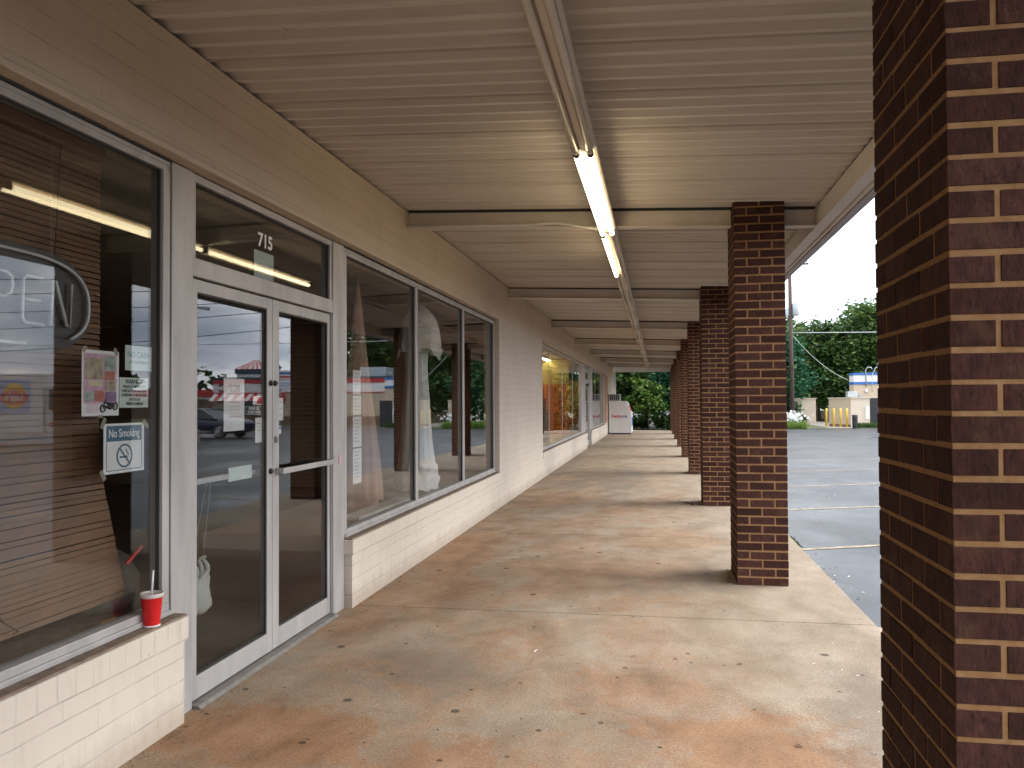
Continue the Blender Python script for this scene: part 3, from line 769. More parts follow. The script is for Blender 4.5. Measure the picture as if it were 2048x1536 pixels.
# rows: camera axes (right, down, forward) in world coordinates
right = Vector((xv.x, dv.x, zv.x)); down = Vector((xv.y, dv.y, zv.y)); fwd = Vector((xv.z, dv.z, zv.z))
cam = bpy.data.cameras.new('camera'); co = bpy.data.objects.new('camera', cam); link(co)
mw = Matrix((right, -down, -fwd)).transposed().to_4x4(); mw.translation = Vector((0,0,1.5))
co.matrix_world = mw
cam.sensor_width = 36.0; cam.lens = 36.0*f_px/2048.0; cam.clip_start = 0.05; cam.clip_end = 3000
sc.camera = co

# ------------------------------------------------------------------ papers and signs on the glass
XS = -2.3085
class Sheet:
    """a flat sheet behind the glass, with printed layers each a hair in front of the last"""
    def __init__(s, name, label, cat, y0, y1, z0, z1, mat, x=XS, tilt=0.0, group=None):
        s.e = empty(name, (x, (y0+y1)/2, z0), label, cat, group); s.x = x; s.k = 0
        m = MB(); m.box(x-0.0012, x, y0, y1, z0, z1); m.build('sheet', mat, s.e)
    def rects(s, name, rs, mat):
        s.k += 1; xx = s.x + 0.00035*s.k
        for (y0, z0, y1, z1) in rs:
            m = MB(); m.box(xx-0.0003, xx, y0, y1, z0, z1); m.build(name, mat, s.e)
    def stuffrects(s, name, rs, mat):
        s.k += 1; xx = s.x + 0.00035*s.k
        m = MB()
        for (y0, z0, y1, z1) in rs: m.box(xx-0.0003, xx, y0, y1, z0, z1)
        m.build(name, mat, s.e)
    def text(s, body, size, y, z, mat, bold=0.0, sx=1.0, **kw):
        s.k += 1
        return text_mesh(body, size, mat, (s.x+0.00035*s.k, y, z), FACE_X, 'lettering', s.e, 0.0001, bold, sx=sx, **kw)
    def tape(s, y, z, l, w, ang):
        Mx = Matrix.Translation((s.x+0.002, y, z)) @ Matrix.Rotation(ang, 4, 'X')
        m = MB(); m.box(-0.0003, 0.0003, -l/2, l/2, -w/2, w/2, 0, Mx); m.build('tape', M['tape'], s.e)

q = Sheet('flyer', 'pink bordered flyer with small photos and a motorcycle taped to the window', 'flyer', 3.026, 3.262, 1.447, 1.722, M['paper'])
q.rects('print', [(3.036,1.500,3.245,1.708)], M['pink'])
q.rects('photo', [(3.044,1.600,3.158,1.690)], M['sepia'])
q.rects('photo', [(3.165,1.640,3.238,1.700)], M['green_print']); q.rects('photo', [(3.167,1.598,3.232,1.637)], M['orange_print'])
q.rects('photo', [(3.169,1.553,3.236,1.594)], M['sepia']); q.rects('photo', [(3.044,1.508,3.098,1.550)], M['green_print'])
q.rects('photo', [(3.103,1.508,3.162,1.552)], M['orange_print']); q.rects('photo', [(3.170,1.508,3.240,1.549)], M['purple_print'])
q.rects('caption', [(3.060,1.573,3.145,1.595)], plain('cream_print', (0.62,0.56,0.36), 0.7))
q.stuffrects('printed_lines', [(3.052,1.695,3.150,1.702)] + [(3.058,1.558+0.006*i,3.150,1.560+0.006*i) for i in range(2)] + [(3.048,1.462+0.0085*i,3.125-0.008*(i==0),1.465+0.0085*i) for i in range(5)], M['pink'])
mo = MB()    # small printed motorcycle
def ring(m, x, cy_, cz, r, t, n=20):
    m.tube([(x, cy_+r*math.cos(2*math.pi*i/n), cz+r*math.sin(2*math.pi*i/n)) for i in range(n)], t, 5, closed=True)
ring(mo, XS+0.004, 3.152, 1.478, 0.015, 0.0028); ring(mo, XS+0.004, 3.232, 1.487, 0.015, 0.0028)
mo.tube([(XS+.004,3.152,1.478),(XS+.004,3.166,1.506),(XS+.004,3.176,1.518)], 0.0022, 5)
mo.tube([(XS+.004,3.166,1.506),(XS+.004,3.19,1.498),(XS+.004,3.22,1.497),(XS+.004,3.242,1.503)], [0.003,0.007,0.006,0.003], 6)
mo.tube([(XS+.004,3.17,1.486),(XS+.004,3.195,1.482),(XS+.004,3.232,1.487)], [0.004,0.010,0.003], 6)
mo.build('motorcycle_print', M['ink'], q.e)
q.tape(3.040,1.725,0.03,0.02,0.6); q.tape(3.238,1.722,0.035,0.02,-0.9); q.tape(3.14,1.444,0.03,0.012,0)

q = Sheet('cash_notice', 'pale green NO CASH notice on the window above the warning notice', 'notice', 3.305, 3.500, 1.646, 1.757, M['paper_green'])
q.text('NO CASH', 0.036, 3.400, 1.716, M['ink_green'], 0.0006, 1.0); q.text('LEFT ON PREMISES', 0.0175, 3.400, 1.682, M['ink_green'], 0.0002, 1.0)
q = Sheet('warning_notice', 'pale green WARNING video camera notice right of the pink flyer', 'notice', 3.266, 3.474, 1.480, 1.613, M['paper_green'])
q.text('WARNING', 0.0265, 3.371, 1.5955, M['ink'], 0.0009, 1.0)
for i, l in enumerate(('WHILE IN THIS FACILITY,', 'YOUR ACTIONS ARE BEING', 'CONSTANTLY MONITORED', 'OFFSITE BY', 'VIDEO CAMERAS')):
    q.text(l, 0.0172, 3.371, 1.573 - 0.019*i, M['ink'], 0.0005, 0.86 if i < 3 else 0.95)
q = Sheet('smoking_sign', 'white and blue No Smoking sign taped low on the window', 'sign', 3.163, 3.444, 1.196, 1.412, M['paper'])
q.rects('header', [(3.180,1.335,3.425,1.402)], M['ink_blue'])
q.text('No Smoking', 0.050, 3.302, 1.368, M['paper'], 0.0006, 0.86)
q.stuffrects('border', [(3.180,1.208,3.425,1.2115),(3.180,1.2115,3.1835,1.335),(3.4215,1.2115,3.425,1.335)], M['ink_blue'])
rg = MB(); cyy, czz = 3.302, 1.270
for i in range(32):
    a0, a1 = 2*math.pi*i/32, 2*math.pi*(i+1)/32
    P_ = lambda a, r: (q.x+0.0018, cyy+r*math.cos(a)*1.05, czz+r*math.sin(a))
    rg.face([P_(a0,0.044),P_(a0,0.052),P_(a1,0.052),P_(a1,0.044)])
rg.face([(q.x+.0019,cyy-.036,czz+.030),(q.x+.0019,cyy-.030,czz+.036),(q.x+.0019,cyy+.036,czz-.030),(q.x+.0019,cyy+.030,czz-.036)][::-1])
rg.build('no_symbol', M['ink_blue'], q.e)
cg = MB(); cg.box(q.x+.0012, q.x+.0015, cyy-.034, cyy+.022, czz-.009, czz-.001)
cg.build('cigarette_print', M['ink_blue'], q.e)
sm = MB(); sm.tube([(q.x+.0014, cyy+.027, czz+.002),(q.x+.0014, cyy+.023, czz+.010),(q.x+.0014, cyy+.012, czz+.018),(q.x+.0014, cyy+.011, czz+.030)], 0.002, 5)
sm.build('smoke_print', M['ink_blue'], q.e)
for y, z, a in ((3.158,1.415,1.0),(3.157,1.195,-1.0),(3.452,1.405,-0.7)): q.tape(y, z, 0.05, 0.022, a)

q = empty('house_number', (XG+0.004, 4.6, 2.41), 'white number 715 stuck on the glass above the doors', 'number')
text_mesh('715', 0.112, M['white'], (XG+0.0042, 4.605, 2.455), FACE_X, 'lettering', q, 0.0006, 0.0032, sx=1.14, spacing=0.98)
Sheet('paper_sheet', 'pale green sheet hanging behind the transom glass under the number 715', 'paper', 4.497, 4.745, 2.228, 2.398, M['paper_green'], XS-0.004)
q = Sheet('paper_sheet', 'tall pale sheet of faint lines on the left door', 'paper', 4.150, 4.376, 1.344, 1.634, M['paper'])
q.stuffrects('printed_lines', [(4.20,1.59,4.33,1.596),(4.19,1.545,4.34,1.551),(4.22,1.50,4.33,1.505),(4.21,1.475,4.34,1.479),(4.205,1.46,4.32,1.464),(4.21,1.42,4.34,1.425)], plain('faded_print', (0.55,0.42,0.46), 0.8))
q = Sheet('door_notice', 'black PLEASE USE OTHER DOOR notice on the left door', 'notice', 4.388, 4.594, 1.428, 1.480, M['ink'])
q.stuffrects('border', [(4.391,1.431,4.591,1.4325),(4.391,1.4755,4.591,1.477),(4.391,1.4325,4.3925,1.4755),(4.5895,1.4325,4.591,1.4755)], M['paper'])
q.text('PLEASE USE', 0.0215, 4.491, 1.4645, M['paper'], 0.0005, 1.15); q.text('OTHER DOOR', 0.0215, 4.491, 1.4435, M['paper'], 0.0005, 1.1)
q = Sheet('sticker', 'small red and white sticker on the left door above the black notice', 'sticker', 4.478, 4.594, 1.487, 1.538, M['paper'])
q.rects('print', [(4.525,1.492,4.590,1.532)], M['red'])
q = Sheet('paper_sheet', 'blank white strip of paper on the left door under the black notice', 'paper', 4.508, 4.592, 1.265, 1.411, M['paper'])
q.stuffrects('printed_lines', [(4.53,1.375,4.57,1.379),(4.525,1.355,4.575,1.359),(4.53,1.335,4.57,1.339)], M['sepia'])
q = Sheet('paper_sheet', 'white strip of paper on the right door beside the lock', 'paper', 4.794, 4.872, 1.388, 1.528, M['paper'])
q.stuffrects('printed_lines', [(4.805,1.50,4.86,1.504),(4.805,1.46,4.86,1.464),(4.805,1.42,4.85,1.424)], M['sepia'])
q = Sheet('sticker', 'small blue and white sticker low on the right door', 'sticker', 4.777, 4.845, 1.305, 1.355, M['paper'])
q.rects('print', [(4.780,1.332,4.840,1.350)], M['blue'])
Sheet('paper_sheet', 'pale sheet hung over the inner push bar of the left door', 'paper', 4.274, 4.543, 1.06, 1.137, M['paper_green'], -2.348)
for i, (z0, z1, ww, lab) in enumerate(((1.56,1.75,.17,'topmost'),(1.40,1.55,.18,'second highest'),(1.145,1.385,.19,'third highest'),(0.858,1.135,.19,'lowest'))):
    q = Sheet('paper_sheet', 'white printed sheet at the door end of the dress window, %s of four' % lab, 'paper', 6.152, 6.152+ww, z0, z1, M['paper'], -2.335, group='sheets in the dress window')
    q.stuffrects('printed_lines', [(6.18, z1-0.03-0.028*j, 6.29-0.02*(j%2), z1-0.024-0.028*j) for j in range(int((z1-z0-0.03)/0.028))], plain('grey_print', (0.35,0.38,0.40), 0.8))

# unlit neon sign
q = empty('neon_sign', (-2.37, 2.70, 1.73), 'unlit OPEN neon sign on a black backing hanging in the left window', 'neon sign')
hw, hh, cyn, czn = 0.46, 0.175, 2.69, 1.905
bk = MB(); pts = []
for i in range(48):
    a = 2*math.pi*i/48; ex = 0.62
    ca, sa = math.cos(a), math.sin(a)
    pts.append((cyn + (hw+0.03)*math.copysign(abs(ca)**ex, ca), czn + (hh+0.03)*math.copysign(abs(sa)**0.8, sa)))
bk.prism(pts, 0, -2.395, -2.387); bk.build('backing', M['dark'], q)
def ntube(pts2, r=0.0068, closed=False):
    m = MB(); m.tube([(-2.372, y, z) for y, z in pts2], r, 8, closed=closed); m.build('tube', M['neon_off'], q, smooth=True)
ntube([(cyn+hw*math.copysign(abs(math.cos(a))**0.62, math.cos(a)), czn+hh*math.copysign(abs(math.sin(a))**0.8, math.sin(a))) for a in [R(-50)+R(5)*i for i in range(66)]])
def letter(y0, pts2, closed=False): ntube([(y0+u*0.92, czn-0.005+v*0.9) for u, v in pts2], closed=closed)
letter(2.47, [(0.065+0.065*math.cos(R(t)), 0.10*math.sin(R(t))) for t in range(0,360,15)], True)
letter(2.63, [(0,-0.10),(0.01,0.10),(0.07,0.10),(0.10,0.085),(0.105,0.05),(0.095,0.015),(0.06,0.0),(0.01,0.0)])
letter(2.775, [(0.12,0.10),(0.02,0.10),(0.005,0.08),(0.0,-0.08),(0.015,-0.10),(0.12,-0.10)]); letter(2.775, [(0.01,0.0),(0.10,0.0)])
letter(2.925, [(0,-0.10),(0.015,0.10),(0.03,0.10),(0.10,-0.095),(0.115,-0.10),(0.13,0.10)])
for y in (2.45, 2.95):
    m = MB(); m.tube([(-2.391, y, 2.06), (-2.40, y+0.01, 2.55)], 0.0015, 5); m.build('chain', M['brass'], q)

# brown blind, cord
q = empty('window_blind', (-2.44, 1.7, 0.56), 'brown slatted blind hanging crooked behind the left window', 'blind')
rr = random.Random(5)
sl_ = MB(); z = 2.56; i = 0
while z > 0.60:
    ye = 3.31 if z > 1.25 else 3.31 + (1.25-z)/0.65*0.20
    sag = 0.0015*math.sin(i*0.7) + (0.0 if z > 1.3 else (1.3-z)*0.012)
    x0 = -2.440 + rr.uniform(-.0015,.0015); dz0 = rr.uniform(-.002,.002)
    sl_.v += [(x0, 0.2, z+dz0), (x0+0.005, 0.2, z-0.0205+dz0), (x0+0.005, ye, z-0.0205+dz0+sag), (x0, ye, z+dz0+sag)]
    b = len(sl_.v)-4; sl_.f.append((b,b+1,b+2,b+3)); sl_.m.append(0)
    sl_.v += [(x0-0.002, 0.2, z+dz0), (x0+0.003, 0.2, z-0.0205+dz0), (x0+0.003, ye, z-0.0205+dz0+sag), (x0-0.002, ye, z+dz0+sag)]
    b = len(sl_.v)-4; sl_.f.append((b+3,b+2,b+1,b)); sl_.m.append(0)
    z -= 0.0245; i += 1
so_ = sl_.build('slats', M['blind'], q)
so_['kind'] = 'stuff'
m = MB(); m.box(-2.47, -2.415, 0.2, 3.32, 2.575, 2.63); m.build('headrail', M['blind'], q, bevel=0.003)
m = MB(); m.tube([(-2.405,2.60,1.55),(-2.404,2.60,1.2),(-2.402,2.605,0.95),(-2.40,2.64,0.80),(-2.398,2.72,0.69),(-2.396,2.80,0.635),(-2.396,2.77,0.632)], 0.0035, 6); m.build('cord', M['cord'], q, smooth=True)
m = MB(); m.tube([(-2.405,3.02,2.57),(-2.407,2.99,2.1),(-2.405,2.97,1.8)], 0.0025, 5); m.build('cord', M['cord'], q, smooth=True)
# things on the window floor
m = MB(); rr = random.Random(2)
prof = [(0.02,0.51),(0.13,0.512),(0.165,0.57),(0.16,0.66),(0.12,0.75),(0.05,0.80),(0.005,0.81)]
m.lathe([(r, z) for r, z in prof], -2.66, 3.62, 20)
m.v = [(x+0.012*math.sin(9*z+4*y), y+0.015*math.sin(11*z+5*x), z) for x, y, z in m.v]
tag(m.build('cushion', M['fabric'], smooth=True), 'slumped grey cushion in the corner of the left window', 'cushion')
m = MB(); m.tube([(-2.40,3.45,0.765),(-2.37,3.525,0.835)], 0.010, 8)
tag(m.build('stick', M['red']), 'short red stick poking up behind the left window', 'stick')
m = MB(); m.box(-2.42, -2.415, 3.30, 3.40, 0.512, 0.535)
tag(m.build('price_tag', M['gold']), 'small yellow tag on the floor of the left window', 'tag')
m = MB(); m.box(-3.3, -2.425, 0.12, 3.57, 0.40, 0.507); m.build('display_ledge', M['sill'], shop)
m = MB(); m.box(-3.4, -2.425, 5.80, 11.48, 0.40, 0.515); m.build('display_ledge', plain('display_ledge_board', (0.34,0.28,0.22), 0.6, 0, 0.1, 2), shop)
m = MB(); m.box(-2.62, -2.45, 6.6, 8.1, 0.516, 0.54, 0)
tag(m.build('board', M['white']), 'white board lying on the floor of the dress window', 'board')

# drink cup
q = empty('drink_cup', (-2.228, 3.385, 0.5085), 'red paper drink cup with milky lid and straw left on the window sill', 'cup')
cx_, cy_, cz_ = -2.228, 3.385, 0.5085
m = MB(); m.lathe([(0.034,0.0),(0.0345,0.003),(0.046,0.128),(0.047,0.130)], cx_, cy_, 32); m.v = [(x,y,z+cz_+0.004) for x,y,z in m.v]; m.build('cup_body', M['red_cup'], q, smooth=True)
m = MB(); m.lathe([(0.0355,0.0),(0.0365,0.001),(0.0365,0.006),(0.0355,0.0065)], cx_, cy_, 32); m.v = [(x,y,z+cz_) for x,y,z in m.v]; m.build('rim', M['paper'], q, smooth=True)
m = MB(); m.lathe([(0.048,0.128),(0.0515,0.130),(0.0515,0.140),(0.0495,0.146),(0.046,0.147),(0.044,0.142),(0.006,0.142)], cx_, cy_, 32); m.v = [(x,y,z+cz_) for x,y,z in m.v]; m.build('lid', M['clear_lid'], q, smooth=True)
m = MB(); m.tube([(cx_,cy_,cz_+0.142),(cx_+0.004,cy_+0.004,cz_+0.245)], 0.0045, 10); m.build('straw', M['white'], q, smooth=True)

# plastic bag behind the left door
m = MB(); n = 40; rows = [(0.575,0.088),(0.555,0.080),(0.52,0.085),(0.47,0.098),(0.43,0.104),(0.395,0.095),(0.375,0.065),(0.366,0.02)]
def crumple(a, z): return 1 + 0.11*math.sin(3*a+z*31) + 0.08*math.sin(7*a-z*57) + 0.06*math.sin(13*a+z*90)
for k, (z, rd) in enumerate(rows):
    for j in range(n):
        a = 2*math.pi*j/n; w_ = crumple(a, z)
        m.v.append((-2.44 + 0.42*rd*math.cos(a)*w_, 4.115 + rd*1.1*math.sin(a)*w_, z + (0.018*math.sin(5*a) if k < 2 else 0.006*math.sin(9*a))))
for i in range(len(rows)-1):
    for j in range(n):
        m.f.append((i*n+j, i*n+(j+1)%n, (i+1)*n+(j+1)%n, (i+1)*n+j)); m.m.append(0)
m.f.append(tuple(range((len(rows)-1)*n, len(rows)*n))); m.m.append(0)
bag = m.build('plastic_bag', M['bag'], smooth=True)
tag(bag, 'thin white plastic bag hanging inside the left door', 'bag')
for s_ in (-1, 1):      # the two stretched loops
    m = MB(); lp_ = []
    for i in range(15):
        a = math.pi*i/14; lp_.append((-2.44+0.012*math.sin(5*a), 4.115 + s_*0.055 - 0.032*math.cos(a), 0.56 + 0.105*math.sin(a)**0.8))
    m.tube(lp_, [0.014-0.006*math.sin(math.pi*i/14) for i in range(15)], 7)
    m.tube([(-2.44,4.115+s_*0.055,0.655),(-2.37,4.115+s_*0.02,1.106)], 0.0012, 4)
    m.build('handle', M['bag'], bag, smooth=True)

# gowns in the window
def gown(name, x, y, z0, z1, mat, label, wide=1.0, top=True, seed=1):
    e = empty(name, (x, y, z0), label, 'gown')
    H_ = z1 - z0; n = 48; m = MB(); rr = random.Random(seed)
    if top: prof = [(0.0,0.30),(0.04,0.33),(0.10,0.30),(0.25,0.245),(0.45,0.225),(0.60,0.20),(0.655,0.19),(0.72,0.20),(0.80,0.20),(0.88,0.19),(0.93,0.13),(0.96,0.06),(1.0,0.05)]
    else: prof = [(0.0,0.26),(0.2,0.22),(0.45,0.16),(0.7,0.09),(0.85,0.05),(0.95,0.02),(1.0,0.006)]
    for t, r in prof:
        for j in range(n):
            a = 2*math.pi*j/n; k = max(0, 1 - t/0.62)
            rad = r*wide*(1 + (0.11*math.sin(9*a+seed) + 0.07*math.sin(15*a+2.1*seed+t*3))*min(1, k*1.4+0.12))
            m.v.append((x + rad*math.cos(a)*0.75, y + rad*math.sin(a), z0 + t*H_ + (0.02*math.sin(6*a) if t == 0 else 0)))
    for i in range(len(prof)-1):
        for j in range(n):
            m.f.append((i*n+j, i*n+(j+1)%n, (i+1)*n+(j+1)%n, (i+1)*n+j)); m.m.append(0)
    m.build('skirt' if top else 'drape', mat, e, smooth=True)
    if top:
        s = MB(); cp = [(0.735,0.285),(0.75,0.265),(0.80,0.27),(0.87,0.255),(0.92,0.215),(0.955,0.16),(0.98,0.10),(1.0,0.045)]
        for t, r in cp:
            for j in range(n):
                a = 2*math.pi*j/n; kk = max(0,(0.9-t)*6)
                rad = r*(1 + min(1,kk)*(0.07*math.sin(8*a+1)+0.04*math.sin(17*a+t*9)))
                s.v.append((x+0.04+rad*0.85*math.cos(a), y+rad*math.sin(a), z0+t*H_ + (0.05*math.sin(5*a)+0.03*math.sin(13*a) if t < 0.74 else 0)))
        for i in range(len(cp)-1):
            for j in range(n):
                s.f.append((i*n+j, i*n+(j+1)%n, (i+1)*n+(j+1)%n, (i+1)*n+j)); s.m.append(0)
        s.build('cape', mat, e, smooth=True)
        f = MB(); fr_ = []
        for i, (t, r) in enumerate(((0.0,0.37),(0.02,0.34),(0.06,0.37),(0.08,0.33),(0.12,0.35),(0.15,0.29))):
            for j in range(n):
                a = 2*math.pi*j/n; rad = r*wide*(1+0.07*math.sin(17*a+i)+0.05*math.sin(29*a-2*i))
                f.v.append((x+rad*math.cos(a)*0.75, y+rad*math.sin(a), z0+t*H_+0.012*math.sin(11*a+i)))
        for i in range(5):
            for j in range(n):
                f.f.append((i*n+j, i*n+(j+1)%n, (i+1)*n+(j+1)%n, (i+1)*n+j)); f.m.append(0)
        f.build('ruffle', mat, e, smooth=True)
    return e
gown('wedding_gown', -2.66, 8.98, 0.53, 2.58, M['gown'], 'white gown with a sheer cape hanging behind the mullion of the dress window', 0.85, True, 2)
gown('veil', -2.60, 6.98, 0.62, 2.60, M['veil'], 'long peach veil tapering to a point in the dress window', 0.95, False, 3)
# bottles in the far shop window
def bottle(x, y, mat, label):
    e = empty('display_bottle', (x, y, 0.512), label, 'bottle')
    m = MB(); m.lathe([(0.09,0.0),(0.10,0.03),(0.10,0.55),(0.085,0.68),(0.04,0.85),(0.035,1.0)], x, y, 20); m.v = [(a,b,c+0.512) for a,b,c in m.v]; m.build('glass_body', mat, e, smooth=True)
    m = MB(); m.lathe([(0.042,1.0),(0.042,1.05),(0.03,1.06)], x, y, 16); m.v = [(a,b,c+0.512) for a,b,c in m.v]; m.build('cap', M['red'], e, smooth=True)
bottle(-2.65, 17.0, M['darkred'], 'dark red oversized bottle standing in the lit shop window')
bottle(-2.65, 19.6, plain('green_bottle', (0.03,0.09,0.05), 0.2), 'dark green oversized bottle standing in the lit shop window')
m = MB(); m.box(-3.6, -2.425, 16.0, 25.0, 0.40, 0.51); m.build('display_ledge', M['tile_floor'], shop)
m = MB(); m.box(-3.6, -2.425, 29.3, 35.38, 0.40, 0.51); m.build('display_ledge', M['tile_floor'], shop)

# ------------------------------------------------------------------ ice freezer
q = empty('ice_freezer', (-1.66, 38.3, 0), 'white ice freezer with a slanted front at the far end of the walkway', 'freezer')
m = MB(); prof = [(-2.155,0.05),(-1.17,0.05),(-1.155,0.08),(-1.155,0.86),(-1.385,1.46),(-1.42,1.485),(-2.155,1.485)]
m.prism(prof, 1, 37.5, 39.3); m.build('body', M['white'], q, bevel=0.012)
m = MB(); m.box(-2.13, -1.19, 37.53, 39.27, 0.0, 0.05); m.build('base', M['dark'], q)
m = MB()
for a, b in ((37.56, 38.38), (38.42, 39.24)):
    m = MB(); dx, dz = -1.385+1.155, 1.46-0.86; ln = math.hypot(dx, dz); ux, uz = dx/ln, dz/ln; nx, nz = uz, -ux
    p0 = (-1.155+ux*0.03, 0.86+uz*0.03); p1 = (-1.155+ux*(ln-0.04), 0.86+uz*(ln-0.04))
    m.prism([p0, (p0[0]+nx*0.03, p0[1]+nz*0.03), (p1[0]+nx*0.03, p1[1]+nz*0.03), p1], 1, a, b)
    dq = m.build('door', M['white'], q, bevel=0.006)
    m = MB(); pa = (-1.155+ux*0.15+nx*0.031, 0.86+uz*0.15+nz*0.031); pb_ = (-1.155+ux*0.45+nx*0.031, 0.86+uz*0.45+nz*0.031)
    m.prism([pa, (pa[0]+nx*.003, pa[1]+nz*.003), (pb_[0]+nx*.003, pb_[1]+nz*.003), pb_], 1, a+0.06, b-0.06); m.build('label', M['red'], dq)
m = MB(); m.box(-1.154, -1.150, 37.7, 39.1, 0.35, 0.75); m.build('front_label', M['blue'], q)
text_mesh('Reddy', 0.185, M['red'], (-1.81, 37.496, 0.80), FACE_MY, 'lettering', q, 0.001, 0.004, sx=1.0)
text_mesh('ice', 0.185, M['blue'], (-1.445, 37.496, 0.80), FACE_MY, 'lettering', q, 0.001, 0.004, sx=1.05)
m = MB(); m.box(-2.12, -1.66, 37.6, 38.6, 1.487, 1.80); cu_ = m.build('condenser', M['galv'], q, bevel=0.008)
m = MB()
for i in range(5): m.box(-2.10+0.088*i, -2.05+0.088*i, 37.590, 37.598, 1.53, 1.76)
g_ = m.build('grille', M['dark'], cu_)

# ------------------------------------------------------------------ foliage
def leaves(m, rr, c, rad, n, size, flat=0.5, nsub=None):
    """leaf-sized faces gathered in clumps through an uneven crown"""
    nsub = nsub or max(6, n//90)
    cs = []
    for _ in range(nsub):
        while True:
            v = Vector((rr.uniform(-1,1), rr.uniform(-1,1), rr.uniform(-1,1)))
            if 0.15 < v.length < 1: break
        v *= (0.55 + 0.45*rr.random())/max(v.length, .4) if rr.random() < .6 else 1
        cs.append((Vector((c[0]+v.x*rad[0], c[1]+v.y*rad[1], c[2]+v.z*rad[2])), rr.uniform(0.10, 0.24)*(rad[0]+rad[2])*0.5))
    for _ in range(n):
        cc, s = rr.choice(cs)
        p = cc + Vector((rr.gauss(0,s), rr.gauss(0,s), rr.gauss(0,s*0.75)))
        u = Vector((rr.gauss(0,1), rr.gauss(0,1), rr.gauss(0,0.5))).normalized()
        w = u.cross(Vector((rr.gauss(0,.6), rr.gauss(0,.6), 1))).normalized()
        l = size*rr.uniform(0.6, 1.35); h = l*rr.uniform(.28,.42)
        dp = u.cross(w)*l*0.12
        m.face([p-u*l*.5, p+w*h+dp, p+u*l*.5, p-w*h+dp])
    return cs
def tree(base, h, crown, n, size, mat, label, group=None, seed=1, name='tree', tr=0.14, cat='tree'):
    rr = random.Random(seed)
    e = empty(name, base, label, cat, group)
    m = MB(); cs = []
    for (c, rad, sh) in crown:
        cs += leaves(m, rr, (base[0]+c[0], base[1]+c[1], base[2]+c[2]), rad, int(n*sh), size)
    m.build('crown', mat, e)
    t = MB(); b = Vector(base); top = b + Vector((rr.uniform(-.2,.2), rr.uniform(-.2,.2), h*0.62))
    pts = [b + (top-b)*(i/6) + Vector((rr.uniform(-.05,.05), rr.uniform(-.05,.05), 0))*(1 if 0 < i < 6 else 0) for i in range(7)]
    t.tube(pts, [tr*(1.25 if i == 0 else 1-0.11*i) for i in range(7)], 9)
    for k in range(8):
        cc, s = rr.choice(cs); st = pts[rr.choice((2,3,4,5,6))]
        t.tube([st, st+(cc-st)*0.5+Vector((0,0,0.15)), cc], [tr*.42, tr*.28, tr*.1], 6)
    t.build('trunk', M['bark'], e, smooth=True)
    return e
EG = 'trees past the end of the walkway'
tree((-0.45,45.2,ZL), 3.0, [((0,0,1.7),(1.0,0.9,1.0),.7),((-.5,0,2.3),(.7,.6,.6),.3)], 2600, 0.20, M['leaf_light'], 'small bright yellow green tree in front of the dark foliage at the far end', EG, 11, tr=0.035)
tree((-2.6,48.0,ZL), 7.5, [((0,0,3.6),(2.4,2.0,2.9),1.0)], 6500, 0.26, M['leaf_mid'], 'mid green tree on the left past the far end of the walkway', EG, 12)
tree((1.4,47.0,ZL), 6.5, [((0,0,3.0),(1.6,1.5,2.5),1.0)], 5000, 0.24, M['leaf_blue'], 'bluish green tree on the right past the far end of the walkway', EG, 13)
tree((-0.8,52.0,ZL), 9.5, [((0,0,4.3),(4.0,2.2,4.1),1.0)], 9000, 0.36, M['leaf_dark'], 'tallest dark tree past the far end of the walkway', EG, 14, tr=0.22)
tree((4.2,52.5,ZL), 8.0, [((0,0,4.0),(2.6,2.2,3.6),1.0)], 6000, 0.32, M['leaf_dark'], 'dark tree hidden behind the row of pillars', EG, 15, tr=0.2)
tree((-7.0,51.0,ZL), 9.0, [((0,0,4.2),(3.4,2.4,4.0),1.0)], 6000, 0.34, M['leaf_dark'], 'dark tree behind the far corner of the shops', EG, 16, tr=0.2)
def bush(base, rad, n, size, mat, label, seed, group=None):
    rr = random.Random(seed); e = empty('bush', base, label, 'bush', group); m = MB()
    leaves(m, rr, (base[0], base[1], base[2]+rad[2]*0.9), rad, n, size); m.build('foliage', mat, e)
    t = MB()
    t.tube([base, (base[0]+.05, base[1], base[2]+rad[2])], [0.03,0.012], 6)
    t.build('stem', M['bark'], e)
bush((-2.2,47.2,ZL), (1.6,0.8,0.5), 1800, 0.18, M['leaf_dark'], 'low dark bush at the foot of the left end trees', 21)
bush((1.0,46.2,ZL), (1.4,0.7,0.5), 1800, 0.18, M['leaf_dark'], 'low dark bush at the foot of the right end trees', 22)
RG = 'trees behind the parking lot'
tree((8.9,60.5,ZL), 8.0, [((0,0,3.0),(1.6,1.6,2.9),.75),((.1,0,5.0),(0.9,0.9,1.2),.25)], 6500, 0.26, M['leaf_blue'], 'bluish green tree crowding the utility pole', RG, 31, tr=0.13)
tree((12.0,66,ZL), 8.6, [((0,0,5.2),(2.0,2.0,2.3),.5),((.6,0,3.0),(2.4,2.0,1.9),.5)], 9500, 0.34, M['leaf_mid'], 'broad mid green tree behind the pale shed', RG, 32, tr=0.2)
tree((14.9,64,ZL), 9.8, [((0,0,6.3),(2.3,2.0,2.4),.5),((-.4,0,3.3),(2.6,2.0,2.2),.5)], 11000, 0.34, M['leaf_mid'], 'large leafy tree rising over the fenced yard', RG, 33, tr=0.22)
tree((18.6,65,ZL), 9.8, [((0,0,6.4),(2.6,2.0,2.7),.6),((0,0,3.2),(2.6,2.0,2.2),.4)], 9000, 0.36, M['leaf_mid'], 'leafy tree behind the striped restaurant, partly hidden by the nearest pillar', RG, 34, tr=0.22)
tree((10.6,71,ZL), 8.4, [((0,0,4.4),(3.0,2.2,3.8),1.0)], 8000, 0.4, M['leaf_dark'], 'dark tree in the rear row behind the pale shed', RG, 35, tr=0.22)
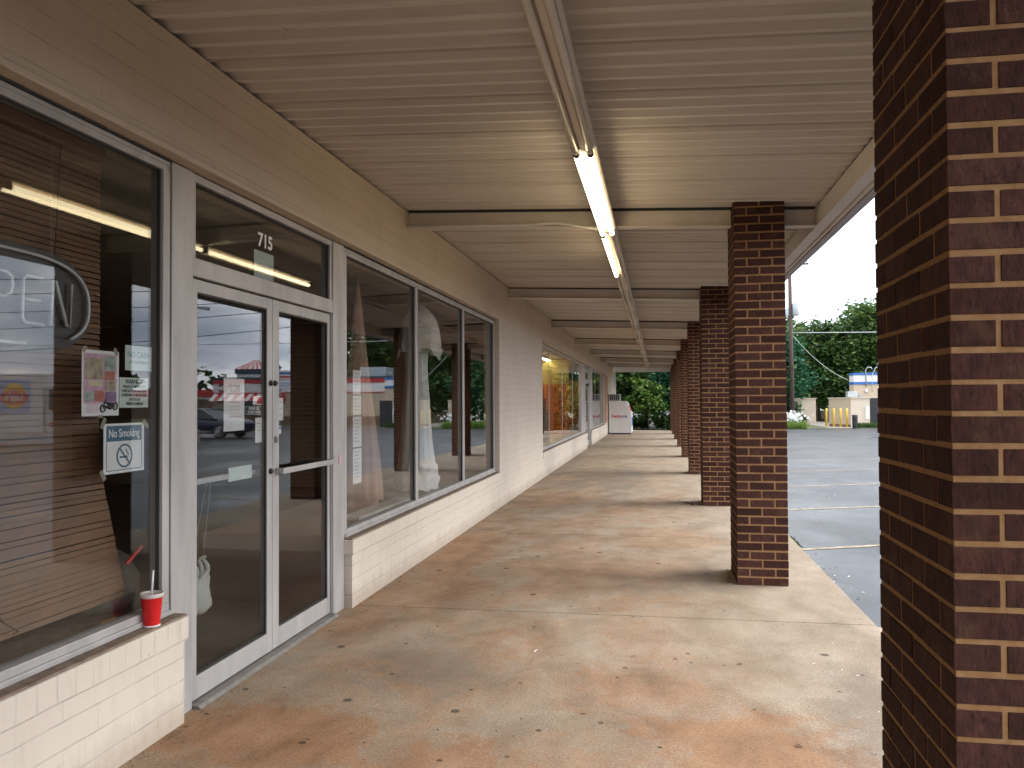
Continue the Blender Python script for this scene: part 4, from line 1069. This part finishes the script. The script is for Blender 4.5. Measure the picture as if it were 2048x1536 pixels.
tree((16.8,71,ZL), 9.2, [((0,0,4.8),(3.6,2.2,4.2),1.0)], 8000, 0.42, M['leaf_dark'], 'dark tree in the rear row behind the yard', RG, 36, tr=0.22)
tree((23.0,72,ZL), 8.0, [((0,0,4.3),(3.2,2.2,3.6),1.0)], 6000, 0.42, M['leaf_dark'], 'dark tree in the rear row behind the restaurant roof', RG, 37, tr=0.22)
tree((5.2,58.0,ZL), 8.0, [((0,0,3.8),(2.4,2.0,3.6),1.0)], 6000, 0.30, M['leaf_dark'], 'dark tree to the left of the utility pole', RG, 38, tr=0.2)
rr = random.Random(9)
m = MB()
for k in range(300):      # far wood on the horizon
    x = -60 + 260*rr.random(); y = 115 + 25*rr.random(); hgt = rr.uniform(2.6, 6.2)*(0.75+0.5*math.sin(x*0.13)**2)
    leaves(m, rr, (x, y, hgt*0.5), (rr.uniform(2,3.5), 2, hgt*0.5), 60, 1.3, nsub=8)
tag(m.build('far_trees', M['leaf_dark']), 'dark line of far off trees along the horizon', 'trees', kind='stuff')
# grass and weeds
m = MB(); rr = random.Random(8)
def blades(m, rr, x0, x1, y0, y1, n, h, z=ZL):
    for _ in range(n):
        x, y = rr.uniform(x0,x1), rr.uniform(y0,y1); hh_ = h*rr.uniform(.4,1.2); a = rr.uniform(0,6.28); ww = 0.012+0.01*rr.random()
        dx, dy = math.cos(a)*ww, math.sin(a)*ww; lx, ly = rr.gauss(0,.35)*hh_, rr.gauss(0,.35)*hh_
        m.face([(x-dx,y-dy,z),(x+dx,y+dy,z),(x+lx,y+ly,z+hh_)])
blades(m, rr, 4.6, 8.2, 48.3, 50.4, 9000, 0.42)
tag(m.build('grass', M['grass']), 'patch of long light green grass at the foot of the utility pole', 'grass', kind='stuff')
m = MB(); blades(m, rr, 11.2, 12.3, 49.9, 50.6, 2200, 0.30)
tag(m.build('grass', M['leaf_mid']), 'weedy strip along the foot of the tan yard wall', 'grass', kind='stuff')
m = MB(); blades(m, rr, 1.43, 1.56, 9.6, 10.3, 150, 0.022); blades(m, rr, 1.43, 1.47, 5.0, 14.0, 60, 0.018)
tag(m.build('weeds', M['leaf_mid']), 'small weeds sprouting along the walkway kerb', 'weeds', kind='stuff')
bush((8.5,52.6,ZL), (0.55,0.5,0.5), 900, 0.14, M['leaf_mid'], 'leggy green bush between the grass and the pale shed', 23)
rr = random.Random(31); q = empty('flower_bush', (7.55,49.8,ZL), 'low bush of white flowers behind the long grass', 'bush'); m = MB(); leaves(m, rr, (7.55,49.8,0.30), (0.75,0.4,0.28), 900, 0.10); m.build('foliage', M['leaf_light'], q)
m = MB()
for _ in range(240):
    p = Vector((rr.gauss(7.5,.38), rr.gauss(49.6,.2), 0.5+rr.gauss(0,.13))); s = rr.uniform(.03,.06); m.face([p+Vector((-s,0,-s)), p+Vector((s,.01,-s)), p+Vector((s,0,s)), p+Vector((-s,.01,s))])
fl_ = m.build('flowers', M['white'], q); fl_['kind'] = 'stuff'
# leaf litter
m = MB(); rr = random.Random(12)
def bit(x, y, z, s):
    a = rr.uniform(0, 6.28); u = Vector((math.cos(a), math.sin(a), rr.uniform(-.2,.2)))*s; w = Vector((-math.sin(a), math.cos(a), 0))*s*rr.uniform(.25,.5)
    p = Vector((x, y, z+0.004)); k = Vector((0,0,s*rr.uniform(.1,.5)))
    m.face([p-u, p-w*0.9+k*0.3, p+u+k*0.3, p+w+k]); 
for _ in range(26): bit(rr.uniform(-2.1,1.3), rr.uniform(6.5,18), 0, rr.uniform(.006,.014))
for _ in range(150): bit(-2.185+abs(rr.gauss(0,.035)), rr.uniform(5.8,22), 0, rr.uniform(.004,.012))
for _ in range(60): bit(-2.185+abs(rr.gauss(0,.03)), rr.uniform(2.9,3.6), 0, rr.uniform(.004,.010))
for _ in range(50): bit(-2.23+abs(rr.gauss(0,.04)), rr.uniform(3.7,5.6), 0, rr.uniform(.004,.010))
for _ in range(26): bit(rr.uniform(-2.2,-2.0), rr.uniform(4.9,6.1), 0, rr.uniform(.006,.013))
for y in PY_[1:5]:
    for _ in range(40): bit(0.62-abs(rr.gauss(0,.04)), y+rr.uniform(-.04,.62), 0, rr.uniform(.005,.016))
for _ in range(60): bit(0.5-abs(rr.gauss(0,.14)), PY_[2]+rr.uniform(0,.45), 0, rr.uniform(.012,.03))
for _ in range(220): bit(1.43+abs(rr.gauss(0,.09)), rr.uniform(3,16), ZL, rr.uniform(.006,.02))
for _ in range(90): bit(rr.uniform(1.6,6), rr.uniform(4,22), ZL, rr.uniform(.008,.02))
for p in ((-0.15,4.94),(0.59,3.78),(0.45,4.9)): bit(p[0], p[1], 0, 0.022)
tag(m.build('leaf_litter', M['litter']), 'scattered dry leaf bits on the walkway and along the kerb', 'leaf litter', kind='stuff')
m = MB()
for _ in range(46): bit(rr.uniform(1.45,1.75), rr.uniform(4.5,11), ZL, rr.uniform(.006,.016))
for _ in range(40): bit(rr.uniform(0.85,1.38), rr.uniform(2.9,5.6), 0, rr.uniform(.004,.010))
for _ in range(26): bit(rr.uniform(1.7,5), rr.uniform(6,20), ZL, rr.uniform(.010,.03))
for p in ((-0.73,4.95),(1.49,5.35)): bit(p[0], p[1], 0 if p[0] < 1.4 else ZL, 0.03)
tag(m.build('paper_scraps', M['paper']), 'tiny white paper scraps along the kerb and parking lot', 'litter', kind='stuff')

# ------------------------------------------------------------------ across the parking lot
q = empty('utility_pole', (7.95, 52, ZL), 'weathered wooden utility pole with a grey transformer beside the trees', 'utility pole')
m = MB(); m.tube([(7.97,52,ZL),(7.93,52,5),(7.90,52,11.2)], [0.15,0.125,0.10], 12); m.build('pole', M['wood_pole'], q, smooth=True)
m = MB(); m.lathe([(0.18,6.55),(0.20,6.6),(0.20,7.25),(0.17,7.32),(0.05,7.34)], 8.22, 51.9, 16)
tf = m.build('transformer', M['galv'], q, smooth=True)
for dx in (-.08, .08):
    m = MB(); m.tube([(8.22+dx,51.9,7.32),(8.22+dx,51.9,7.52)], [0.03,0.02], 8); m.build('insulator', M['dark'], tf)
m = MB(); m.lathe([(0.12,6.5),(0.13,6.55),(0.13,6.95),(0.1,7.0)], 7.70, 51.95, 12); m.build('meter_can', M['galv'], q, smooth=True)
m = MB(); m.box(6.9,9.0,51.9,51.99,9.6,9.7); m.build('crossarm', M['wood_pole'], q)
for x in (7.0, 8.9, 8.4):
    m = MB(); m.lathe([(0.03,9.70),(0.05,9.76),(0.03,9.84)], x, 51.94, 8); m.build('insulator', M['galv'], q)
m = MB(); m.tube([(7.97,51.9,8.2),(8.4,51.9,8.3),(8.75,51.9,8.25),(8.85,51.9,8.1),(8.7,51.9,7.95),(8.45,51.9,8.05)], 0.02, 6); m.build('bracket', M['galv'], q)
def cable(a, b, sag, r, mat, label, n=24):
    a, b = Vector(a), Vector(b); m = MB()
    m.tube([a+(b-a)*(i/n) - Vector((0,0,sag*4*(i/n)*(1-i/n))) for i in range(n+1)], r, 5)
    tag(m.build('power_line', mat, smooth=True), label, 'cable', 'cables strung from the utility pole')
cable((7.95,51.9,5.52),(60,47,5.9), 0.35, 0.022, M['wire_pale'], 'pale cable crossing in front of the trees behind the lot')
cable((7.95,51.9,5.45),(11.75,54.6,2.7), 0.35, 0.012, M['wire_pale'], 'pale service cable dropping from pole to the building corner')
for i, (z, l) in enumerate(((9.85,'topmost dark power line high over the parking lot'),(9.1,'second highest dark power line over the parking lot'),(8.3,'third highest dark power line over the parking lot'),(7.6,'fourth highest dark power line over the parking lot'),(6.5,'lowest dark power line over the parking lot'))):
    cable((17.3+0.2*i,50.9,min(z,9.6)),(90,36+3*i,z+1.8-0.5*i), 0.8+0.2*i, 0.024, M['wire'], l)
q = empty('utility_pole', (17.4,51,ZL), 'plain wooden utility pole carrying the dark power lines across the lot', 'utility pole')
m = MB(); m.tube([(17.4,51,ZL),(17.4,51,5),(17.4,51,10.2)], [0.15,0.125,0.10], 12); m.build('pole', M['wood_pole'], q, smooth=True)
m = MB(); m.box(16.6,18.3,50.88,50.96,9.3,9.4); m.build('crossarm', M['wood_pole'], q)
# pale shed, yard, bollards, bin
q = empty('shed', (10.1,60,ZL), 'pale flat sided shed in front of the trees', 'shed')
m = MB(); m.box(9.0,10.75,60,63,ZL,1.55); m.build('wall', M['tan_light'], q)
m = MB(); m.box(8.95,10.80,59.95,63.05,1.551,1.62); m.build('roof', M['tan_light'], q)
m = MB(); m.box(9.2,9.85,59.97,59.999,ZL+.02,1.25); m.build('door', M['tan_light'], q)
m = MB(); m.box(10.9,14,66,66.15,ZL,0.66)
tag(m.build('low_wall', M['tan_stucco']), 'low tan wall behind the yellow bollards', 'wall')
q = empty('yard_wall', (11.3,52.2,ZL), 'tan walled yard with dark gate beside the restaurant', 'yard')
m = MB(); m.prism([(11.18,51.5),(12.15,51.15),(12.35,51.9),(11.4,52.3)], 2, ZL, 1.56); m.build('wall', M['tan_light'], q)
m = MB(); m.prism([(10.30,53.3),(11.175,51.5),(11.395,52.3),(10.9,53.4)], 2, ZL+0.16, 1.56); m.build('side_wall', M['tan_stucco'], q)
m = MB(); m.prism([(10.31,53.28),(11.176,51.505),(11.39,52.28),(10.9,53.38)], 2, ZL, ZL+0.158); m.build('plinth', M['brown_base'], q)
m = MB(); m.prism([(10.25,53.32),(11.17,51.43),(12.2,51.08),(12.4,51.95),(10.9,53.5)], 2, 1.562, 1.62); m.build('coping', M['tan_light'], q)
m = MB(); m.prism([(12.16,51.15),(12.95,50.95),(13.0,51.1),(12.36,51.4)], 2, ZL+0.02, 1.58); m.build('gate', M['dark'], q)
m = MB(); m.box(11.92,12.14,51.13,51.155,0.35,1.1); m.build('sign_plate', M['white'], q)
m = MB(); m.box(11.2,11.75,52.3,52.9,1.65,1.98)
tag(m.build('air_conditioner', M['galv'], bevel=0.02), 'small grey rooftop cooling unit over the tan yard wall', 'air conditioner')
def bollard(x, y, label):
    e = empty('bollard', (x,y,ZL), label, 'bollard', 'yellow bollards by the yard')
    m = MB(); m.lathe([(0.065,ZL),(0.065,0.92),(0.05,0.975),(0.01,0.99)], x, y, 14); m.build('post', M['yellow'], e, smooth=True)
    m = MB(); m.lathe([(0.09,ZL),(0.09,ZL+0.03),(0.066,ZL+0.04)], x, y, 14); m.build('footing', M['tan_stucco'], e)
for x, y, l in ((9.95,52.2,'farthest left yellow bollard, at the corner of the tan yard'),(10.15,51.1,'second yellow bollard from the left by the yard'),(10.42,50.6,'third yellow bollard from the left by the yard'),(10.66,50.1,'rightmost yellow bollard, next to the black bin')): bollard(x, y, l)
q = empty('litter_bin', (11.05,49.9,ZL), 'black cylindrical bin in front of the tan yard wall', 'bin')
m = MB(); m.lathe([(0.14,ZL),(0.145,ZL+.05),(0.15,0.5),(0.155,0.56)], 11.05, 49.9, 18); m.build('drum', M['dark'], q, smooth=True)
m = MB(); m.lathe([(0.16,0.56),(0.16,0.60),(0.10,0.64)], 11.05, 49.9, 18); m.build('lid', M['dark'], q, smooth=True)
# restaurant
q = empty('restaurant', (19.5,56,ZL), 'low restaurant with red and white bands, striped awning and cupola across the lot', 'restaurant')
def slab(name, x0, x1, y0, y1, z0, z1, mat): 
    m = MB(); m.box(x0,x1,y0,y1,z0,z1); return m.build(name, mat, q)
slab('plinth', 13.9,27.4,56,59.6,ZL,0.50,M['brown_base']); slab('wall', 13.9,27.4,56.02,59.58,0.501,2.16,M['tan_stucco'])
slab('trim', 13.88,27.42,55.96,59.62,2.161,2.22,M['red']); slab('white_band', 13.9,27.4,56.0,59.6,2.221,2.88,M['white'])
slab('red_band', 13.86,27.44,55.95,59.65,2.881,3.17,M['red']); slab('coping', 13.84,27.46,55.92,59.68,3.171,3.32,M['navy'])
slab('wing', 12.05,13.838,54.6,55.8,ZL,2.44,M['tan_stucco']); slab('wing_stripe', 12.03,13.836,54.55,55.85,2.441,2.60,M['blue'])
slab('wing_band', 12.05,13.836,54.6,55.8,2.601,3.02,M['white']); slab('wing_coping', 12.03,13.836,54.55,55.85,3.021,3.16,M['blue'])
slab('window', 22.2,23.3,55.985,56.019,0.5,1.6,M['car_glass']); slab('window', 24.0,26.6,55.985,56.019,0.5,1.6,M['car_glass']); slab('vent', 18.6,18.9,55.99,56.019,1.5,1.9,M['dark'])
m = MB(); m.tube([(12.75,54.5,2.3),(12.75,54.5,3.35),(12.85,54.45,3.5),(13.05,54.45,3.48),(13.1,54.45,3.36)],0.035,8); m.build('service_mast', M['galv'], q, smooth=True)
m = MB(); m.tube([(13.1,54.5,2.0),(13.1,54.45,3.0),(13.3,54.4,3.45),(13.45,54.4,3.55)],0.02,6); m.build('service_cable', M['wire_pale'], q, smooth=True)
m = MB(); m.box(12.7,12.85,54.45,54.598,1.95,2.12); m.build('wall_light', M['white'], q, bevel=0.02)
m = MB(); m.box(12.32,12.52,54.52,54.598,1.35,1.8); m.build('meter_box', M['galv'], q, bevel=0.01)
# striped awning and cupola
def stripes(name, corners, n, parent):
    a, b, c, d_ = [Vector(v) for v in corners]    # a-b bottom, d-c top
    m = MB()
    for i in range(n):
        t0, t1 = i/n, (i+1)/n
        m.face([a+(b-a)*t0, a+(b-a)*t1, d_+(c-d_)*t1, d_+(c-d_)*t0], i % 2)
    return m.build(name, [M['red'], M['white']], parent)
aw = MB()
for i in range(16):
    x0 = 21.8+5.5*i/16; x1 = 21.8+5.5*(i+1)/16
    aw.prism([(56.0,2.15),(55.2,1.62),(56.0,1.62)], 0, x0, x1, i % 2)
aw.build('awning', [M['red'], M['white']], q)
slab('cupola_base', 23.6,25.7,56.3,58.3,3.321,3.60,M['white']); cb = slab('cupola_band', 23.5,25.8,56.2,58.4,3.601,3.93,M['navy'])
ap = Vector((24.65,57.3,4.75)); cs_ = [Vector(v) for v in ((23.45,56.15,3.931),(25.85,56.15,3.931),(25.85,58.45,3.931),(23.45,58.45,3.931))]
m = MB()
for k in range(4):
    a, b = cs_[k], cs_[(k+1)%4]; ta, tb = ap+(a-ap)*0.12, ap+(b-ap)*0.12
    for i in range(11):
        t0, t1 = i/11, (i+1)/11
        m.face([a+(b-a)*t0, a+(b-a)*t1, ta+(tb-ta)*t1, ta+(tb-ta)*t0], i % 2)
m.face([ap+(c-ap)*0.12 for c in cs_], 0); m.face(cs_[::-1], 1)
m.build('cupola_roof', [M['red'], M['white']], q)
text_mesh('KFC', 0.80, M['darkred'], (26.1,55.985,2.53), FACE_MY, 'lettering', q, 0.01, 0.03, sx=1.15)
q = empty('roof_unit', (15.6,58.2,3.32), 'grey box shaped cooling unit on the restaurant roof', 'cooling unit')
m = MB(); m.box(14.6,16.6,57.2,59.2,3.321,4.0); m.build('casing', M['galv'], q, bevel=0.03); m = MB(); m.lathe([(0.4,4.001),(0.4,4.06),(0.2,4.08)],15.6,58.2,16); m.build('fan_guard', M['dark'], q)
# signs on posts
q = empty('pole_sign', (24.0,57.0,ZL), 'dark red pole sign rising behind the striped cupola', 'pole sign')
m = MB(); m.box(23.75,23.95,63,63.2,ZL,5.2); m.build('post', M['galv'], q); m = MB(); m.box(22.9,24.6,62.98,63.25,5.21,6.6); m.build('panel', M['darkred'], q, bevel=0.12)
q = empty('pole_sign', (17.2,46.1,ZL), 'white pole sign with two panels of blue and red print', 'pole sign')
m = MB(); m.tube([(17.5,46.2,ZL),(17.5,46.2,2.3)],0.06,10); m.build('post', M['galv'], q)
m = MB(); m.box(16.6,18.1,46.1,46.25,2.85,3.4); m.build('panel', M['white'], q, bevel=0.02); m = MB(); m.box(16.6,18.1,46.1,46.25,2.30,2.82); m.build('panel', M['paper'], q, bevel=0.02)
for (x0,x1,z0,z1,mt) in ((16.7,17.5,3.16,3.28,'blue'),(16.75,17.45,2.95,3.05,'red'),(16.7,17.9,2.62,2.66,'skyblue'),(16.7,17.9,2.48,2.52,'skyblue')):
    m = MB(); m.box(x0,x1,46.092,46.098,z0,z1); m.build('print', M[mt], q)
m = MB(); m.tube([(17.85+0.14*math.cos(i*.52),46.095,3.12+0.17*math.sin(i*.52)) for i in range(12)],0.03,6,closed=True); m.build('emblem', M['darkred'], q)
# lamp post
q = empty('lamp_post', (13.4,30,ZL), 'dark parking lot lamp post with a flat lamp head', 'lamp post')
m = MB(); m.box(13.33,13.45,29.94,30.06,ZL,5.95); m.build('post', M['dark'], q, bevel=0.01)
m = MB(); m.prism([(12.75,5.12),(13.25,5.20),(13.25,5.30),(12.75,5.26)],1,29.88,30.12); m.build('lamp_head', M['galv'], q); m = MB(); m.box(13.25,13.33,29.97,30.03,5.20,5.26); m.build('arm', M['dark'], q)
m = MB(); m.lathe([(0.25,ZL),(0.25,0.4),(0.2,0.45)],13.39,30,14); m.build('footing', M['tan_stucco'], q)
# far red roofed shop
q = empty('shop_house', (42,80,ZL), 'far brown shop with a flat red roof edge beyond the restaurant', 'shop')
for nm, z0, z1, mt, e_ in (('wall',ZL,1.85,'brown_base',0),('band',1.851,2.1,'white',.05),('roof',2.101,2.8,'red',.25)):
    m = MB(); m.box(34-e_,52+e_,78-e_,88,z0,z1); m.build(nm, M[mt], q)
# car
def car(loc, rz, label):
    e = empty('parked_car', (0,0,0), label, 'car')
    L = 4.75; hwid = 0.90
    # profile along x, roof line of a sedan; body lofted in cross sections
    secs = [(-2.36,0.42,0.62,0.70),(-2.30,0.30,0.76,0.80),(-2.0,0.22,0.86,0.86),(-1.4,0.18,0.90,0.90),(-0.6,0.18,0.92,0.91),(0.4,0.18,0.93,0.91),(1.3,0.18,0.95,0.90),(1.9,0.22,0.97,0.88),(2.25,0.30,0.93,0.82),(2.38,0.42,0.80,0.74)]
    m = MB(); k = 14
    for x, zb, zt, hw_ in secs:
        zm = (zb+zt)/2; hz = (zt-zb)/2
        for j in range(k):
            a = 2*math.pi*(j+.5)/k; ca, sa = math.cos(a), math.sin(a)
            m.v.append((x, hw_*math.copysign(abs(ca)**0.45, ca), zm+hz*math.copysign(abs(sa)**0.45, sa)))
    for i in range(len(secs)-1):
        for j in range(k): m.f.append((i*k+j, i*k+(j+1)%k, (i+1)*k+(j+1)%k, (i+1)*k+j)); m.m.append(0)
    m.f.append(tuple(range(k))[::-1]); m.m.append(0); m.f.append(tuple(range((len(secs)-1)*k, len(secs)*k))); m.m.append(0)
    m.build('body', M['car_blue'], e, smooth=True, local=True)
    g2 = MB(); cab = [(-1.25,0.90),(-0.45,1.33),(0.55,1.36),(1.25,1.18),(1.95,0.95)]
    n = len(cab)
    for s_ in (-1, 1):
        for x, z in cab: g2.v.append((x, s_*(0.82-0.24*(z-0.9)), z-0.03))
        for x, z in cab: g2.v.append((x, s_*0.84, 0.88))
    for s_ in (0, 1):
        o_ = s_*2*n
        for i in range(n-1):
            qd = (o_+i, o_+i+1, o_+n+i+1, o_+n+i); g2.f.append(qd if s_ else qd[::-1]); g2.m.append(0)
    for i in range(n-1): g2.f.append((i, i+1, 2*n+i+1, 2*n+i)); g2.m.append(0)
    g2.build('windows', M['car_glass'], e, local=True)
    rf_ = MB()
    for y_ in (-1, 1):
        rf_.tube([(x, y_*(0.825-0.24*(z-0.9)), z-0.02) for x, z in cab], 0.035, 8)
    tp = [(x, z) for x, z in cab[1:4]]
    for (xa, za), (xb, zb) in zip(tp[:-1], tp[1:]):
        ya, yb = 0.825-0.24*(za-.9), 0.825-0.24*(zb-.9)
        rf_.face([(xa,-ya,za),(xb,-yb,zb),(xb,yb,zb),(xa,ya,za)])
    rf_.build('roof', M['car_blue'], e, local=True)
    for y_ in (-1, 1):
        for x in (-1.42, 1.38):
            w_ = MB(); w_.tube([(x,y_*0.70,0.32),(x,y_*0.90,0.32)],0.32,24); wh = w_.build('wheel', M['tyre'], e, local=True)
            r_ = MB(); r_.tube([(x,y_*0.90,0.32),(x,y_*0.908,0.32)],0.075,14)
            for s5 in range(9):
                a = 2*math.pi*s5/9; r_.tube([(x+.06*math.cos(a),y_*.905,.32+.06*math.sin(a)),(x+.23*math.cos(a),y_*.905,.32+.23*math.sin(a))],0.018,5)
            r_.tube([(x+.23*math.cos(2*math.pi*i/20),y_*.903,.32+.23*math.sin(2*math.pi*i/20)) for i in range(20)],0.016,6,closed=True)
            r_.build('rim', M['chrome'], wh, local=True)
        tm = MB(); tm.tube([(-2.25,y_*0.86,0.34),(-1.85,y_*0.905,0.33)],0.012,5); tm.tube([(-1.05,y_*0.925,0.30),(1.0,y_*0.925,0.30)],0.012,5); tm.tube([(x, y_*(0.86-0.24*(z-0.9)), z+0.0) for x, z in cab],0.012,5)
        tm.build('trim', M['chrome'], e, local=True)
        hl = MB(); hl.box(-2.33,-2.2,y_*0.55,y_*0.80,0.62,0.74); hl.build('headlight', M['chrome'], e, local=True)
    e.location = loc; e.rotation_euler = (0,0,rz)
car((16.4,35.9,ZL), R(4), 'dark blue sedan parked in the lot in front of the restaurant')
# snack truck
q = empty('delivery_truck', (21.0,29,ZL), 'white snack delivery truck with a blue picture panel parked in the lot', 'truck')
m = MB(); m.box(18.9,24.5,28.6,30.9,0.35,2.68); m.build('box_body', M['white'], q, bevel=0.04)
m = MB(); m.prism([(17.2,0.35),(18.88,0.35),(18.88,2.2),(17.9,2.2),(17.55,1.35),(17.2,1.2)],1,28.7,30.8); m.build('cab', M['white'], q, bevel=0.05)
m = MB(); m.box(17.85,18.7,28.67,28.698,1.25,2.05); m.build('cab_window', M['car_glass'], q)
m = MB(); m.box(19.45,22.6,28.585,28.598,1.17,2.45); m.build('picture_panel', M['skyblue'], q)
m = MB(); m.lathe([(0.52,0),(0.52,0.008),(0.02,0.009)],0,0,28); m.v = [(20.15+a,28.584-c,1.80+b) for a,b,c in m.v]; m.build('emblem_disc', M['gold'], q)
m = MB(); m.lathe([(0.5,0),(0.5,0.008),(0.02,0.009)],0,0,28); m.v = [(20.15+a*1.25,28.574-c,1.76+b*0.62) for a,b,c in m.v]; m.build('emblem_ribbon', M['red'], q)
text_mesh("Lay's", 0.42, M['white'], (20.15,28.562,1.76), FACE_MY, 'lettering', q, 0.002, 0.01)
m = MB(); m.lathe([(0.5,0),(0.5,0.008),(0.02,0.009)],0,0,24); m.v = [(18.45+a*0.62,28.698-c,0.68+b*0.22) for a,b,c in m.v]; m.build('emblem_ribbon', M['red'], q)
text_mesh('Frito-Lay', 0.13, M['white'], (18.45,28.686,0.68), FACE_MY, 'lettering', q, 0.002, 0.004)
for x in (18.0, 23.2):
    for y in (28.72, 30.6):
        m = MB(); m.tube([(x,y,0.30),(x,y+0.24,0.30)],0.42,20); wh = m.build('wheel', M['tyre'], q); m = MB(); m.tube([(x,y-0.01,0.30),(x,y+0.02,0.30)],0.2,14); m.build('rim', M['galv'], wh)


# ------------------------------------------------------------------ light
SUN_EL, SUN_AZ = R(40), R(78)
wd = bpy.data.worlds.new('World'); sc.world = wd; wd.use_nodes = True
nt = wd.node_tree; bg = nt.nodes['Background']
sky = nd(nt, 'ShaderNodeTexSky', None, sky_type='NISHITA', sun_disc=False, sun_elevation=SUN_EL, sun_rotation=SUN_AZ, air_density=1.0, dust_density=2.0)
tc = nd(nt, 'ShaderNodeTexCoord').outputs['Generated']
sp = nd(nt, 'ShaderNodeSeparateXYZ', {0: tc})
pl = nd(nt, 'ShaderNodeCombineXYZ', {0: mth(nt,'DIVIDE', sp.outputs[0], mth(nt,'ADD', mth(nt,'MAXIMUM',sp.outputs[2],0.0), 0.18)), 1: mth(nt,'DIVIDE', sp.outputs[1], mth(nt,'ADD', mth(nt,'MAXIMUM',sp.outputs[2],0.0), 0.18)), 2: 0.0}).outputs[0]
cl = noise(nt, pl, 1.1, 7, 0.58, 0.3)
ccol = ramp(nt, cl, [(0.30,(4.6,5.2,6.3)),(0.46,(7.2,7.7,8.6)),(0.58,(11.5,11.6,11.8)),(0.72,(8.2,8.5,9.0))])
cover = ramp(nt, noise(nt, pl, 0.7, 4), [(0.30,(0.78,0.78,0.78)),(0.5,(1,1,1))])
skc = mix(nt, cover, sky.outputs[0], ccol)
nt.links.new(skc, bg.inputs[0]); bg.inputs[1].default_value = 0.10
sl = bpy.data.lights.new('sun', 'SUN'); sl.energy = 1.2; sl.angle = R(38); sl.color = (1.0,0.97,0.93)
so = bpy.data.objects.new('sun', sl); link(so)
sd = Vector((math.sin(SUN_AZ)*math.cos(SUN_EL), math.cos(SUN_AZ)*math.cos(SUN_EL), math.sin(SUN_EL)))
so.rotation_euler = sd.to_track_quat('Z', 'Y').to_euler(); so.location = sd*60

sc.view_settings.view_transform = 'Standard'; sc.view_settings.look = 'None'
sc.view_settings.exposure = 1.8; sc.view_settings.gamma = 1.0
sc.render.engine = 'CYCLES'
cy = sc.cycles
cy.use_denoising = True; cy.max_bounces = 10; cy.diffuse_bounces = 5; cy.glossy_bounces = 5
cy.transparent_max_bounces = 32; cy.caustics_reflective = False; cy.caustics_refractive = False
cy.sample_clamp_indirect = 8.0; cy.blur_glossy = 0.5
